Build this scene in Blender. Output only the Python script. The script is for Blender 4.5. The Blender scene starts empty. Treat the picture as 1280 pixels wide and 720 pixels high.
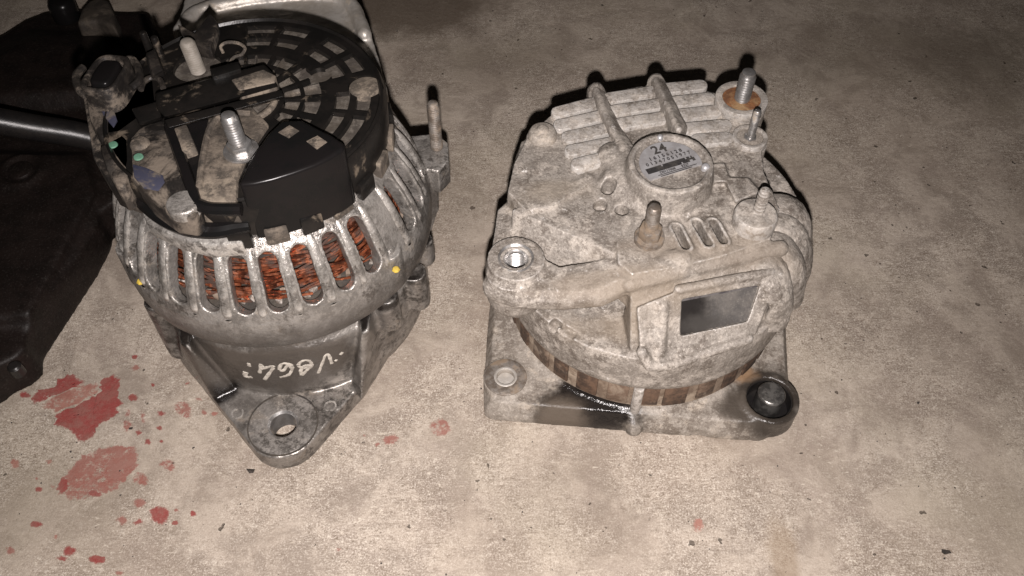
import bpy, bmesh, math, random
import numpy as np
from mathutils import Vector, noise as mnoise

random.seed(7)
S = 0.001                                   # everything below is written in millimetres
sc = bpy.context.scene
col = sc.collection

# ------------------------------------------------------------------ camera
FPX, PITCH, CAMH = 1100.0, math.radians(52.5), 400.0
sP, cP = math.sin(PITCH), math.cos(PITCH)
cd = bpy.data.cameras.new('camera')
cam = bpy.data.objects.new('camera', cd)
col.objects.link(cam)
cam.location = (0, 0, CAMH * S)
cam.rotation_euler = (math.radians(90) - PITCH, 0, 0)
cd.sensor_width = 36.0
cd.lens = 36.0 * FPX / 1280.0
cd.clip_start = 0.01
cd.clip_end = 50
sc.camera = cam

# ------------------------------------------------------------------ dim garage ambient
w = bpy.data.worlds.new("World")
sc.world = w
w.use_nodes = True
w.node_tree.nodes['Background'].inputs[0].default_value = (1.0, 0.88, 0.80, 1)
w.node_tree.nodes['Background'].inputs[1].default_value = 0.009

# ------------------------------------------------------------------ the phone's flash, just under the lens
ld = bpy.data.lights.new('flash', 'SPOT')
ld.energy = 15.0
ld.color = (1.0, 0.928, 0.905)
ld.shadow_soft_size = 0.0035
ld.spot_size = math.radians(112)
ld.spot_blend = 1.0
flash = bpy.data.objects.new('flash', ld)
flash.location = (0.001, -0.019, 0.3854)
flash.rotation_euler = (math.radians(90) - PITCH - math.radians(6), 0, 0)
col.objects.link(flash)

sc.view_settings.view_transform = 'Standard'
sc.view_settings.look = 'None'
sc.view_settings.exposure = 0.0
sc.view_settings.gamma = 1.0


# ------------------------------------------------------------------ measuring helpers
def ray(px, py):
    dx, dy = (px - 640) / FPX, (360 - py) / FPX
    return np.array([dx, cP + dy * sP, -sP + dy * cP])


def P(px, py, z):
    """where the photo point lies, on a level plane z mm above the floor"""
    d = ray(px, py)
    t = (z - CAMH) / d[2]
    return (float(d[0] * t), float(d[1] * t))


def P3(px, py, z):
    x, y = P(px, py, z)
    return (x, y, z)


def PL(px, py, p0, n):
    """where the photo point lies on a plane"""
    d = ray(px, py)
    o = np.array([0, 0, CAMH])
    t = np.dot(np.array(p0) - o, n) / np.dot(d, n)
    return tuple(float(v) for v in o + d * t)


def PC(px, py, c, r):
    """where the photo point lies on an upright cylinder"""
    d = ray(px, py)
    a = d[0] ** 2 + d[1] ** 2
    b = -2 * (d[0] * c[0] + d[1] * c[1])
    k = c[0] ** 2 + c[1] ** 2 - r * r
    t = (-b - math.sqrt(max(b * b - 4 * a * k, 0))) / (2 * a)
    return (float(d[0] * t), float(d[1] * t), float(CAMH + d[2] * t))


# ------------------------------------------------------------------ shapes: (verts, faces) in mm
def prism(poly, z0, z1, top_scale=1.0):
    n = len(poly)
    a = sum(poly[i][0] * poly[(i + 1) % n][1] - poly[(i + 1) % n][0] * poly[i][1] for i in range(n))
    if a < 0:
        poly = poly[::-1]
    cx = sum(p[0] for p in poly) / n
    cy = sum(p[1] for p in poly) / n
    v = [(x, y, z0) for x, y in poly] + [(cx + (x - cx) * top_scale, cy + (y - cy) * top_scale, z1) for x, y in poly]
    f = [tuple(range(n))[::-1], tuple(range(n, 2 * n))]
    f += [(i, (i + 1) % n, n + (i + 1) % n, n + i) for i in range(n)]
    return v, f


def pprism(pts, zr, z0, z1, ts=1.0):
    return prism([P(x, y, zr) for x, y in pts], z0, z1, ts)


def circle(cx, cy, r, n=40, a0=0.0, a1=2 * math.pi):
    return [(cx + r * math.cos(a0 + (a1 - a0) * i / n), cy + r * math.sin(a0 + (a1 - a0) * i / n)) for i in range(n)]


def cyl(cx, cy, r, z0, z1, n=40, ts=1.0):
    return prism(circle(cx, cy, r, n), z0, z1, ts)


def lathe(prof, cx, cy, n=64, closed=False, phase=0.0):
    """prof: list of (r, z) counter-clockwise in the r-z plane; r == 0 ends become poles"""
    v, f, rows = [], [], []
    for r, z in prof:
        if r < 1e-6:
            rows.append([len(v)])
            v.append((cx, cy, z))
        else:
            rows.append(list(range(len(v), len(v) + n)))
            v += [(cx + r * math.cos(phase + 2 * math.pi * i / n), cy + r * math.sin(phase + 2 * math.pi * i / n), z) for i in range(n)]
    pairs = list(zip(rows[:-1], rows[1:]))
    if closed:
        pairs.append((rows[-1], rows[0]))
    for A, B in pairs:
        for i in range(n):
            j = (i + 1) % n
            if len(A) == 1 and len(B) == 1:
                continue
            if len(A) == 1:
                f.append((A[0], B[j], B[i]))
            elif len(B) == 1:
                f.append((A[i], A[j], B[0]))
            else:
                f.append((A[i], A[j], B[j], B[i]))
    return v, f


def hull(pts):
    bm = bmesh.new()
    for p in pts:
        bm.verts.new(p)
    r = bmesh.ops.convex_hull(bm, input=bm.verts[:])
    junk = [g for g in r['geom_interior'] if isinstance(g, bmesh.types.BMVert)] + \
           [g for g in r['geom_unused'] if isinstance(g, bmesh.types.BMVert)]
    bmesh.ops.delete(bm, geom=list(set(junk)), context='VERTS')
    loose = [q for q in bm.verts if not q.link_faces]
    bmesh.ops.delete(bm, geom=loose, context='VERTS')
    bmesh.ops.recalc_face_normals(bm, faces=bm.faces[:])
    bm.verts.index_update()
    v = [tuple(q.co) for q in bm.verts]
    f = [tuple(q.index for q in fc.verts) for fc in bm.faces]
    bm.free()
    return v, f


def ball_pts(c, r, n=10, m=5):
    out = [(c[0], c[1], c[2] + r), (c[0], c[1], c[2] - r)]
    for k in range(1, m):
        t = math.pi * k / m
        for i in range(n):
            a = 2 * math.pi * i / n
            out.append((c[0] + r * math.sin(t) * math.cos(a), c[1] + r * math.sin(t) * math.sin(a), c[2] + r * math.cos(t)))
    return out


def caps(a, b, r, r2=None):
    return hull(ball_pts(a, r) + ball_pts(b, r if r2 is None else r2))


def chain(pts, r):
    return [caps(pts[i], pts[i + 1], r) for i in range(len(pts) - 1)]


def smooth_path(pts, k=6):
    q = [Vector(p) for p in pts]
    out = []
    for i in range(len(q) - 1):
        p0, p1, p2, p3 = q[max(i - 1, 0)], q[i], q[i + 1], q[min(i + 2, len(q) - 1)]
        for s in range(k):
            t = s / k
            out.append(0.5 * ((2 * p1) + (p2 - p0) * t + (2 * p0 - 5 * p1 + 4 * p2 - p3) * t * t + (3 * p1 - p0 - 3 * p2 + p3) * t ** 3))
    out.append(q[-1])
    return [tuple(p) for p in out]


def tube(pts, r, n=8, flat=1.0):
    q = [Vector(p) for p in pts]
    v, f = [], []
    up = Vector((0, 0, 1))
    m = len(q)
    for i, p in enumerate(q):
        d = (q[min(i + 1, m - 1)] - q[max(i - 1, 0)]).normalized()
        a = d.cross(up)
        if a.length < 1e-3:
            a = d.cross(Vector((1, 0, 0)))
        a.normalize()
        b = a.cross(d)
        rr = r[i] if isinstance(r, (list, tuple)) else r
        for k in range(n):
            t = 2 * math.pi * k / n
            v.append(tuple(p + a * rr * math.cos(t) + b * rr * flat * math.sin(t)))
    for i in range(m - 1):
        for k in range(n):
            l = (k + 1) % n
            f.append((i * n + k, i * n + l, (i + 1) * n + l, (i + 1) * n + k))
    f.append(tuple(range(n))[::-1])
    f.append(tuple((m - 1) * n + k for k in range(n)))
    return v, f


def join(shapes):
    V, Fc = [], []
    for v, f in shapes:
        o = len(V)
        V += list(v)
        Fc += [tuple(i + o for i in q) for q in f]
    return V, Fc


# ------------------------------------------------------------------ objects
class Root:
    pass


def empty(name, x, y, label, cat, group=None):
    o = bpy.data.objects.new(name, None)
    o.empty_display_size = 0.02
    o.location = (x * S, y * S, 0)
    col.objects.link(o)
    o['label'] = label
    o['category'] = cat
    if group:
        o['group'] = group
    return o


def origin_of(parent):
    x = y = 0.0
    while parent is not None:
        x += parent.location.x
        y += parent.location.y
        parent = parent.parent
    return x / S, y / S


def mesh_of(name, shapes, org):
    V, Fc = join(shapes)
    me = bpy.data.meshes.new(name)
    me.from_pydata([((x - org[0]) * S, (y - org[1]) * S, z * S) for x, y, z in V], [], Fc)
    bm = bmesh.new()
    bm.from_mesh(me)
    bmesh.ops.recalc_face_normals(bm, faces=bm.faces[:])
    bm.to_mesh(me)
    bm.free()
    return me


def shade(me, angle=35):
    for p in me.polygons:
        p.use_smooth = True
    bm = bmesh.new()
    bm.from_mesh(me)
    lim = math.radians(angle)
    for e in bm.edges:
        if len(e.link_faces) == 2 and e.calc_face_angle(0) > lim:
            e.smooth = False
    bm.to_mesh(me)
    bm.free()


def bake(o):
    dg = bpy.context.evaluated_depsgraph_get()
    me = bpy.data.meshes.new_from_object(o.evaluated_get(dg))
    o.modifiers.clear()
    old = o.data
    o.data = me
    bpy.data.meshes.remove(old)
    return me


def mk(name, shapes, mat, parent=None, bevel=0.0, seg=2, angle=35, label=None, stuff=False):
    if isinstance(shapes, tuple):
        shapes = [shapes]
    me = mesh_of(name, shapes, origin_of(parent))
    o = bpy.data.objects.new(name, me)
    col.objects.link(o)
    o.parent = parent
    if bevel > 0:
        b = o.modifiers.new('b', 'BEVEL')
        b.width = bevel * S
        b.segments = seg
        b.limit_method = 'ANGLE'
        b.angle_limit = math.radians(40)
        bake(o)
    shade(o.data, angle)
    o.data.materials.clear()
    o.data.materials.append(mat)
    if label:
        o['label'] = label
    if stuff:
        o['kind'] = 'stuff'
    return o


def add_cut(o, cutters, org):
    me = mesh_of('cutter', cutters, org)
    c = bpy.data.objects.new('cutter', me)
    col.objects.link(c)
    c.parent = o.parent
    m = o.modifiers.new('cut', 'BOOLEAN')
    m.operation = 'DIFFERENCE'
    m.solver = 'EXACT'
    m.use_self = True
    m.object = c
    bake(o)
    bpy.data.objects.remove(c)
    bpy.data.meshes.remove(me)


def cast(name, shapes, mat, parent, cutters=None, voxel=0.8, smooth=4, rough=0.18, label=None):
    """a one-piece casting: pieces fused by voxel remeshing, edges softened, skin left uneven"""
    org = origin_of(parent)
    me = mesh_of(name, shapes, org)
    o = bpy.data.objects.new(name, me)
    col.objects.link(o)
    o.parent = parent

    def rem(v):
        r = o.modifiers.new('r', 'REMESH')
        r.mode = 'VOXEL'
        r.voxel_size = v * S
        r.use_smooth_shade = True
        bake(o)
    rem(voxel)
    if cutters:
        me2 = mesh_of('cutter', cutters, org)
        c = bpy.data.objects.new('cutter', me2)
        col.objects.link(c)
        c.parent = parent
        r = c.modifiers.new('r', 'REMESH')
        r.mode = 'VOXEL'
        r.voxel_size = voxel * 0.8 * S
        bake(c)
        m = o.modifiers.new('cut', 'BOOLEAN')
        m.operation = 'DIFFERENCE'
        m.solver = 'MANIFOLD'
        m.object = c
        bake(o)
        bpy.data.objects.remove(c)
        rem(voxel)
    s_ = o.modifiers.new('s', 'SMOOTH')
    s_.factor = 0.5
    s_.iterations = smooth
    bake(o)
    me = o.data
    n = len(me.vertices)
    co = np.empty(n * 3)
    me.vertices.foreach_get('co', co)
    no = np.empty(n * 3)
    me.vertices.foreach_get('normal', no)
    co = co.reshape(-1, 3)
    no = no.reshape(-1, 3)
    d = np.empty(n)
    for i in range(n):
        p = Vector(co[i]) * 1000
        d[i] = mnoise.noise(p * 0.13) * 1.6 + mnoise.noise(p * 0.45) * 0.8
    co += no * (d * rough * S)[:, None]
    me.vertices.foreach_set('co', co.reshape(-1))
    me.update()
    for p in me.polygons:
        p.use_smooth = True
    me.materials.clear()
    me.materials.append(mat)
    if label:
        o['label'] = label
    return o


# ------------------------------------------------------------------ materials
def lin(r, g, b):
    def f(c):
        c /= 255
        return c / 12.92 if c < 0.04045 else ((c + 0.055) / 1.055) ** 2.4
    return (f(r), f(g), f(b), 1)


class NT:
    def __init__(self, name):
        self.m = bpy.data.materials.new(name)
        self.m.use_nodes = True
        self.t = self.m.node_tree
        self.b = self.t.nodes['Principled BSDF']
        self.co = self.n('ShaderNodeTexCoord').outputs['Object']

    def n(self, k):
        return self.t.nodes.new(k)

    def l(self, a, b):
        self.t.links.new(a, b)

    def noise(self, scale, detail=4, rough=0.6, dist=0.0, vec=None):
        n = self.n('ShaderNodeTexNoise')
        n.inputs['Scale'].default_value = scale
        n.inputs['Detail'].default_value = detail
        n.inputs['Roughness'].default_value = rough
        n.inputs['Distortion'].default_value = dist
        self.l(vec or self.co, n.inputs['Vector'])
        return n.outputs['Fac']

    def ramp(self, fac, a, b, smooth=True):
        n = self.n('ShaderNodeMapRange')
        n.interpolation_type = 'SMOOTHSTEP' if smooth else 'LINEAR'
        n.inputs['From Min'].default_value = a
        n.inputs['From Max'].default_value = b
        self.l(fac, n.inputs['Value'])
        return n.outputs['Result']

    def mix(self, fac, a, b):
        n = self.n('ShaderNodeMix')
        n.data_type = 'RGBA'
        for sk, v in ((n.inputs[0], fac), (n.inputs[6], a), (n.inputs[7], b)):
            if isinstance(v, (tuple, float, int)):
                sk.default_value = v
            else:
                self.l(v, sk)
        return n.outputs[2]

    def math(self, op, a, b=0.0, clamp=False):
        n = self.n('ShaderNodeMath')
        n.operation = op
        n.use_clamp = clamp
        for sk, v in ((n.inputs[0], a), (n.inputs[1], b)):
            if isinstance(v, (float, int)):
                sk.default_value = v
            else:
                self.l(v, sk)
        return n.outputs[0]

    def spot(self, c, r, soft=0.35, squash=(1, 1, 1), wob=0.5, wscale=90):
        """a stain of its own shape round local point c (mm)"""
        mp = self.n('ShaderNodeMapping')
        mp.vector_type = 'POINT'
        mp.inputs['Location'].default_value = tuple(-c[i] * S / (squash[i] * r * S) for i in range(3))
        mp.inputs['Scale'].default_value = tuple(1 / (squash[i] * r * S) for i in range(3))
        self.l(self.co, mp.inputs['Vector'])
        ln = self.n('ShaderNodeVectorMath')
        ln.operation = 'LENGTH'
        self.l(mp.outputs[0], ln.inputs[0])
        nz = self.noise(wscale, 4, 0.65)
        d = self.math('ADD', ln.outputs['Value'], self.math('MULTIPLY', self.math('SUBTRACT', nz, 0.5), wob * 2))
        return self.ramp(d, 1 + soft * .5, 1 - soft * .5)

    def bump(self, h, dist, strength=1.0, prev=None):
        n = self.n('ShaderNodeBump')
        n.inputs['Strength'].default_value = strength
        n.inputs['Distance'].default_value = dist * S
        self.l(h, n.inputs['Height'])
        if prev is not None:
            self.l(prev, n.inputs['Normal'])
        return n.outputs['Normal']


def surf(name, c1, c2, rough=(0.5, 0.7), metal=0.0, s1=90, dust=None, dust_amt=0.5, speck=None, speck_amt=0.62,
         bump=0.12, bscale=700, stains=(), wear=None, wear_lo=0.53, spec=0.5, dust_s=55, wear_metal=0.8, grime=None, grime_amt=0.42, grain=0.0, stain_amt=1.0):
    t = NT(name)
    n1 = t.noise(s1, 9, 0.72)
    c = t.mix(t.ramp(n1, 0.42, 0.58), c1, c2)
    rg = t.math('ADD', t.math('MULTIPLY', t.noise(s1 * 2.3, 4), rough[1] - rough[0]), rough[0])
    mt = metal
    if dust is not None:
        a = t.noise(dust_s, 7, 0.68, 0.4)
        f = t.ramp(a, 1 - dust_amt - 0.06, 1 - dust_amt + 0.06)
        c = t.mix(f, c, dust)
        rg = t.mix(f, rg, (0.85, 0.85, 0.85, 1))
        mt = t.math('MULTIPLY', t.math('SUBTRACT', 1.0, f), metal)
    if grime is not None:
        f = t.math('MULTIPLY', t.ramp(t.noise(170, 8, 0.78), 1 - grime_amt - .05, 1 - grime_amt + .06), t.ramp(t.noise(26, 4, 0.6), 0.40, 0.56))
        c = t.mix(t.math('MULTIPLY', f, 0.85), c, grime)
    if grain:
        f = t.noise(820, 4, 0.85)
        c = t.mix(t.math('MULTIPLY', t.ramp(f, 0.47, 0.33), grain), c, (0.08, 0.065, 0.05, 1))
        c = t.mix(t.math('MULTIPLY', t.ramp(f, 0.53, 0.67), grain), c, (0.62, 0.57, 0.50, 1))
    if speck is not None:
        f = t.math('MULTIPLY', t.ramp(t.noise(230, 9, 0.82, 0.5), speck_amt, speck_amt + 0.03), t.ramp(t.noise(38, 3, 0.6), 0.47, 0.60))
        c = t.mix(f, c, speck)
        rg = t.mix(f, rg, (0.4, 0.4, 0.4, 1))
    for stt in stains:
        f = t.math('MULTIPLY', t.spot(stt[0], stt[1], *stt[4:]), stain_amt)
        c = t.mix(f, c, stt[2])
        rg = t.mix(f, rg, (stt[3],) * 3 + (1,))
        mt = t.math('MULTIPLY', t.math('SUBTRACT', 1.0, f), mt)
    if wear is not None:
        g = t.n('ShaderNodeNewGeometry')
        f = t.math('MULTIPLY', t.ramp(g.outputs['Pointiness'], wear_lo, wear_lo + 0.07), t.ramp(t.noise(260, 5, 0.7), 0.40, 0.58))
        c = t.mix(f, c, wear)
        rg = t.mix(f, rg, (0.38, 0.38, 0.38, 1))
        mt = t.math('MAXIMUM', mt, t.math('MULTIPLY', f, wear_metal))
    t.l(c, t.b.inputs['Base Color'])
    t.l(rg, t.b.inputs['Roughness'])
    if isinstance(mt, float):
        t.b.inputs['Metallic'].default_value = mt
    else:
        t.l(mt, t.b.inputs['Metallic'])
    t.b.inputs['Specular IOR Level'].default_value = spec
    if bump:
        nn = t.bump(t.noise(bscale * 0.25, 5, 0.65), bump * 2.2)
        nn = t.bump(t.noise(bscale, 4, 0.7), bump, 1.0, nn)
        t.l(nn, t.b.inputs['Normal'])
    return t.m


def local(c, root):
    ox, oy = origin_of(root)
    return (c[0] - ox, c[1] - oy, c[2] if len(c) > 2 else 0)


# ================================================================== FLOOR
def concrete(t):
    big = t.noise(5, 5, 0.6, 0.3)
    mid = t.noise(38, 8, 0.68, 0.5)
    fine = t.noise(330, 6, 0.75)
    grain = t.noise(1150, 3, 0.85)
    worn = t.ramp(t.noise(17, 5, 0.6, 0.6), 0.36, 0.62)           # polished patches and sandy patches
    c = t.mix(t.ramp(mid, 0.39, 0.61), (0.268, 0.222, 0.182, 1), (0.43, 0.368, 0.305, 1))
    c = t.mix(t.math('MULTIPLY', t.ramp(t.noise(24, 7, 0.7, 0.8), 0.50, 0.60), 0.45), c, (0.27, 0.218, 0.182, 1))
    c = t.mix(t.math('MULTIPLY', t.ramp(big, 0.4, 0.62), 0.35), c, (0.325, 0.26, 0.20, 1))
    c = t.mix(t.math('MULTIPLY', t.ramp(t.noise(9, 4, 0.6), 0.45, 0.66), 0.35), c, (0.42, 0.37, 0.285, 1))
    amt = t.math('ADD', t.math('MULTIPLY', worn, 0.7), 0.20)
    c = t.mix(t.math('MULTIPLY', t.ramp(fine, 0.53, 0.66), amt), c, (0.58, 0.52, 0.44, 1))
    c = t.mix(t.math('MULTIPLY', t.ramp(fine, 0.47, 0.36), amt), c, (0.20, 0.158, 0.12, 1))
    c = t.mix(t.math('MULTIPLY', t.ramp(grain, 0.53, 0.64), amt), c, (0.68, 0.62, 0.54, 1))
    c = t.mix(t.math('MULTIPLY', t.ramp(grain, 0.46, 0.36), amt), c, (0.15, 0.115, 0.088, 1))
    # trowel-dragged hair marks
    mp = t.n('ShaderNodeMapping')
    mp.inputs['Rotation'].default_value = (0, 0, -0.35)
    mp.inputs['Scale'].default_value = (1, 4.5, 1)
    t.l(t.co, mp.inputs['Vector'])
    hair = t.noise(170, 5, 0.75, 0.3, mp.outputs[0])
    c = t.mix(t.math('MULTIPLY', t.ramp(hair, 0.55, 0.68), amt), c, (0.56, 0.495, 0.41, 1))
    c = t.mix(t.math('MULTIPLY', t.ramp(hair, 0.44, 0.32), amt), c, (0.19, 0.148, 0.112, 1))
    dots = t.math('MULTIPLY', t.ramp(t.noise(420, 1, 0.5), 0.255, 0.215), t.ramp(t.noise(30, 3), 0.45, 0.6))
    c = t.mix(t.math('MULTIPLY', dots, 0.85), c, (0.05, 0.038, 0.03, 1))
    # scraped pale flecks
    mp = t.n('ShaderNodeMapping')
    mp.inputs['Rotation'].default_value = (0, 0, 0.5)
    mp.inputs['Scale'].default_value = (1, 2.4, 1)
    t.l(t.co, mp.inputs['Vector'])
    fl = t.math('MULTIPLY', t.ramp(t.noise(210, 5, 0.7, 0.6, mp.outputs[0]), 0.60, 0.68), t.ramp(t.noise(22, 3), 0.42, 0.62))
    c = t.mix(t.math('MULTIPLY', fl, 0.75), c, (0.66, 0.60, 0.50, 1))
    pit = t.ramp(t.noise(150, 2, 0.5), 0.275, 0.245)
    c = t.mix(t.math('MULTIPLY', pit, 0.8), c, (0.06, 0.045, 0.033, 1))
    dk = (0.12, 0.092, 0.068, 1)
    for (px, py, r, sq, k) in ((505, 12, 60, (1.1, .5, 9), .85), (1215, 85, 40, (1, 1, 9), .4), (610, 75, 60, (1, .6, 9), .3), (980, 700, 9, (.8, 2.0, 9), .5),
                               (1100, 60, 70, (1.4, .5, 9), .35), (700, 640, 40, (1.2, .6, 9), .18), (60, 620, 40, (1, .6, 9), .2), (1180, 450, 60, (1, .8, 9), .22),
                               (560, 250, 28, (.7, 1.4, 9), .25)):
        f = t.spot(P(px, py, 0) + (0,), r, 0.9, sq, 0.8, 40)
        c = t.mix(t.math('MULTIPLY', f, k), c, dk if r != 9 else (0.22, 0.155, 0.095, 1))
    t.l(t.math('ADD', t.math('MULTIPLY', fine, 0.3), 0.5), t.b.inputs['Roughness'])
    t.b.inputs['Specular IOR Level'].default_value = 0.3
    nn = t.bump(mid, 0.8)
    nn = t.bump(fine, 0.32, 1.0, nn)
    nn = t.bump(grain, 0.12, 1.0, nn)
    nn = t.bump(t.math('SUBTRACT', 1.0, pit), 0.5, 1.0, nn)
    t.l(nn, t.b.inputs['Normal'])
    return c


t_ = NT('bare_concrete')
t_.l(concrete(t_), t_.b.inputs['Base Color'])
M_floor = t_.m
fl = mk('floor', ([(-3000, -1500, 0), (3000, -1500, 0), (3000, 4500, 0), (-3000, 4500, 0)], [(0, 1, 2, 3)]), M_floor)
fl['kind'] = 'structure'


def paint_mat(name, c1, c2, show):
    """thin worn paint: concrete shows through where it has rubbed off and at its thin rim"""
    t = NT(name)
    base = concrete(t)
    at = t.n('ShaderNodeAttribute')
    at.attribute_name = 'rim'
    c = t.mix(t.ramp(t.noise(120, 7, 0.75), 0.40, 0.60), c1, c2)
    wear = t.noise(230, 9, 0.8)
    w2 = t.math('ADD', t.math('MULTIPLY', wear, 1.5), t.math('MULTIPLY', t.noise(60, 5, 0.7), 1.2))
    f = t.math('ADD', t.math('MULTIPLY', at.outputs['Fac'], 0.32), t.math('SUBTRACT', w2, 1.35 + show))
    f = t.math('MULTIPLY', t.ramp(f, -0.16, 0.16), 0.9)
    t.l(t.mix(f, base, c), t.b.inputs['Base Color'])
    t.b.inputs['Roughness'].default_value = 0.5
    return t.m


M_red = paint_mat('red_paint', (0.24, 0.03, 0.028, 1), (0.23, 0.07, 0.058, 1), 0.05)
M_redfade = paint_mat('faded_red_paint', (0.26, 0.09, 0.07, 1), (0.27, 0.125, 0.10, 1), 0.20)
M_pink = paint_mat('scraped_red_paint', (0.33, 0.16, 0.125, 1), (0.28, 0.11, 0.085, 1), 0.20)


def rough_poly(pts, k=5, amp=1.0):
    """roughen an outline given in floor mm"""
    out = []
    n = len(pts)
    for i in range(n):
        a, b = Vector(pts[i]), Vector(pts[(i + 1) % n])
        for s_ in range(k):
            p = a.lerp(b, s_ / k)
            q = Vector((p.x * 0.25, p.y * 0.25, 3.3))
            out.append((p.x + amp * (mnoise.noise(q * 1.7) * 2.2 + mnoise.noise(q * 5) * 1.3), p.y + amp * (mnoise.noise(q * 1.7 + Vector((9, 2, 0))) * 1.6 + mnoise.noise(q * 5 + Vector((4, 7, 1))) * .9)))
    return out


def zp(x, y):                       # a corner of the photo enlarged 2.57 times
    return P(x * .389, 440 + y * .389, 0)


NSP = [0]


def splash(poly, mat, h=0.12):
    h = 0.10 + 0.004 * NSP[0]
    NSP[0] += 1
    if sum(poly[i][0] * poly[(i + 1) % len(poly)][1] - poly[(i + 1) % len(poly)][0] * poly[i][1] for i in range(len(poly))) < 0:
        poly = poly[::-1]
    n = len(poly)
    cx = sum(q[0] for q in poly) / n
    cy = sum(q[1] for q in poly) / n
    size = math.sqrt(max(abs(sum(poly[i][0] * poly[(i + 1) % n][1] - poly[(i + 1) % n][0] * poly[i][1] for i in range(n))) / 2, 1e-6))
    k = max(0.35, 1 - 3.0 / size)
    v = [(x, y, 0.0) for x, y in poly] + [(x, y, h) for x, y in poly] + [(cx + (x - cx) * k, cy + (y - cy) * k, h + .004) for x, y in poly] + [(cx, cy, h + .006)]
    f = []
    for i in range(n):
        j = (i + 1) % n
        f += [(i, j, n + j, n + i), (n + i, n + j, 2 * n + j, 2 * n + i), (2 * n + i, 2 * n + j, 3 * n)]
    o = mk('paint_splash', (v, f), mat, fl)
    at = o.data.attributes.new('rim', 'FLOAT', 'POINT')
    at.data.foreach_set('value', [0.0] * (2 * n) + [1.0] * (n + 1))


splash(rough_poly([zp(*p) for p in [(168, 235), (185, 195), (260, 165), (325, 128), (325, 100), (340, 82), (370, 72), (385, 95), (382, 130), (390, 170), (375, 205), (345, 225), (315, 240), (305, 270), (265, 295), (240, 285), (220, 250), (190, 235)]]), M_red)
splash(rough_poly([zp(*p) for p in [(98, 150), (120, 125), (170, 115), (185, 85), (225, 72), (255, 78), (270, 100), (240, 118), (190, 135), (130, 165), (108, 168)]]), M_red)
splash(rough_poly([zp(*p) for p in [(115, 172), (180, 138), (265, 104), (325, 100), (328, 126), (250, 165), (180, 192), (135, 190)]]), M_pink, 0.09)
splash(rough_poly([zp(*p) for p in [(185, 445), (195, 405), (230, 370), (260, 330), (310, 310), (380, 300), (440, 298), (450, 330), (455, 360), (425, 390), (400, 420), (370, 445), (330, 450), (290, 470), (260, 488), (220, 475), (190, 460)]]), M_redfade)
blobs = [(435, 15, 10, 7, 0), (435, 47, 17, 14, 1), (428, 148, 16, 13, 0), (490, 105, 8, 6, 0), (412, 195, 12, 18, 1), (410, 235, 18, 22, 1), (460, 210, 14, 24, 1), (446, 260, 10, 10, 0),
         (475, 290, 11, 11, 0), (518, 198, 13, 9, 0), (512, 246, 10, 7, 0), (585, 180, 34, 28, 1), (638, 153, 18, 6, 1), (655, 195, 13, 10, 1), (520, 287, 8, 6, 0), (540, 362, 24, 26, 1),
         (452, 410, 32, 23, 1), (447, 487, 22, 18, 1), (512, 524, 36, 30, 0), (445, 548, 15, 11, 0), (393, 542, 22, 15, 1), (563, 548, 9, 7, 0), (620, 522, 11, 10, 0), (566, 507, 8, 6, 1),
         (118, 553, 18, 13, 0), (35, 640, 20, 15, 1), (222, 640, 26, 19, 0), (198, 664, 18, 7, 0), (310, 667, 26, 16, 0), (383, 712, 20, 9, 1), (125, 443, 11, 9, 0), (302, 455, 23, 13, 0), (205, 430, 18, 26, 0),
         (50, 360, 20, 22, 2), (160, 352, 15, 10, 2), (168, 432, 14, 11, 1), (118, 408, 8, 6, 1), (180, 595, 14, 12, 2), (80, 138, 18, 11, 0), (600, 205, 15, 12, 1), (690, 200, 10, 8, 2), (600, 102, 9, 6, 1)]
for k, (x, y, rx, ry, m) in enumerate(blobs):
    ph = k * 1.7
    n = 14
    pts = []
    for i in range(n):
        a = 2 * math.pi * i / n
        rr = 1 + 0.22 * mnoise.noise(Vector((math.cos(a) * 1.3, math.sin(a) * 1.3, ph)))
        pts.append(zp(x + rx * rr * math.cos(a), y + ry * rr * math.sin(a)))
    splash(rough_poly(pts, 3, 0.4), (M_red, M_redfade, M_pink)[m], 0.10 + 0.01 * (k % 3))
for k, (x, y, rx, ry, m) in enumerate([(550, 535, 15, 13, 1), (488, 550, 11, 7, 1), (425, 687, 6, 4, 1), (873, 657, 9, 9, 2), (471, 556, 4, 3, 1), (455, 545, 4, 3, 1)]):
    n = 14
    pts = [P(x + rx * (1 + .2 * mnoise.noise(Vector((i * .7, k * 3.1, 0)))) * math.cos(2 * math.pi * i / n), y + ry * math.sin(2 * math.pi * i / n), 0) for i in range(n)]
    splash(rough_poly(pts, 3, 0.5), (M_red, M_redfade, M_pink)[m], 0.11)

# ================================================================== MATERIALS OF THE THINGS
BLACKOIL = (0.012, 0.010, 0.009, 1)
R1 = empty('alternator', -114, 292, 'silver alternator with black plastic end cap and chalk marks on its lug', 'alternator', 'used alternators on the floor')
R2 = empty('alternator', 70, 292, 'dull dust-caked alternator with square foot flange and small round sticker marked 24', 'alternator', 'used alternators on the floor')


def L1(px, py, z):
    return local(P3(px, py, z), R1)


def L2(px, py, z):
    return local(P3(px, py, z), R2)


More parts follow.
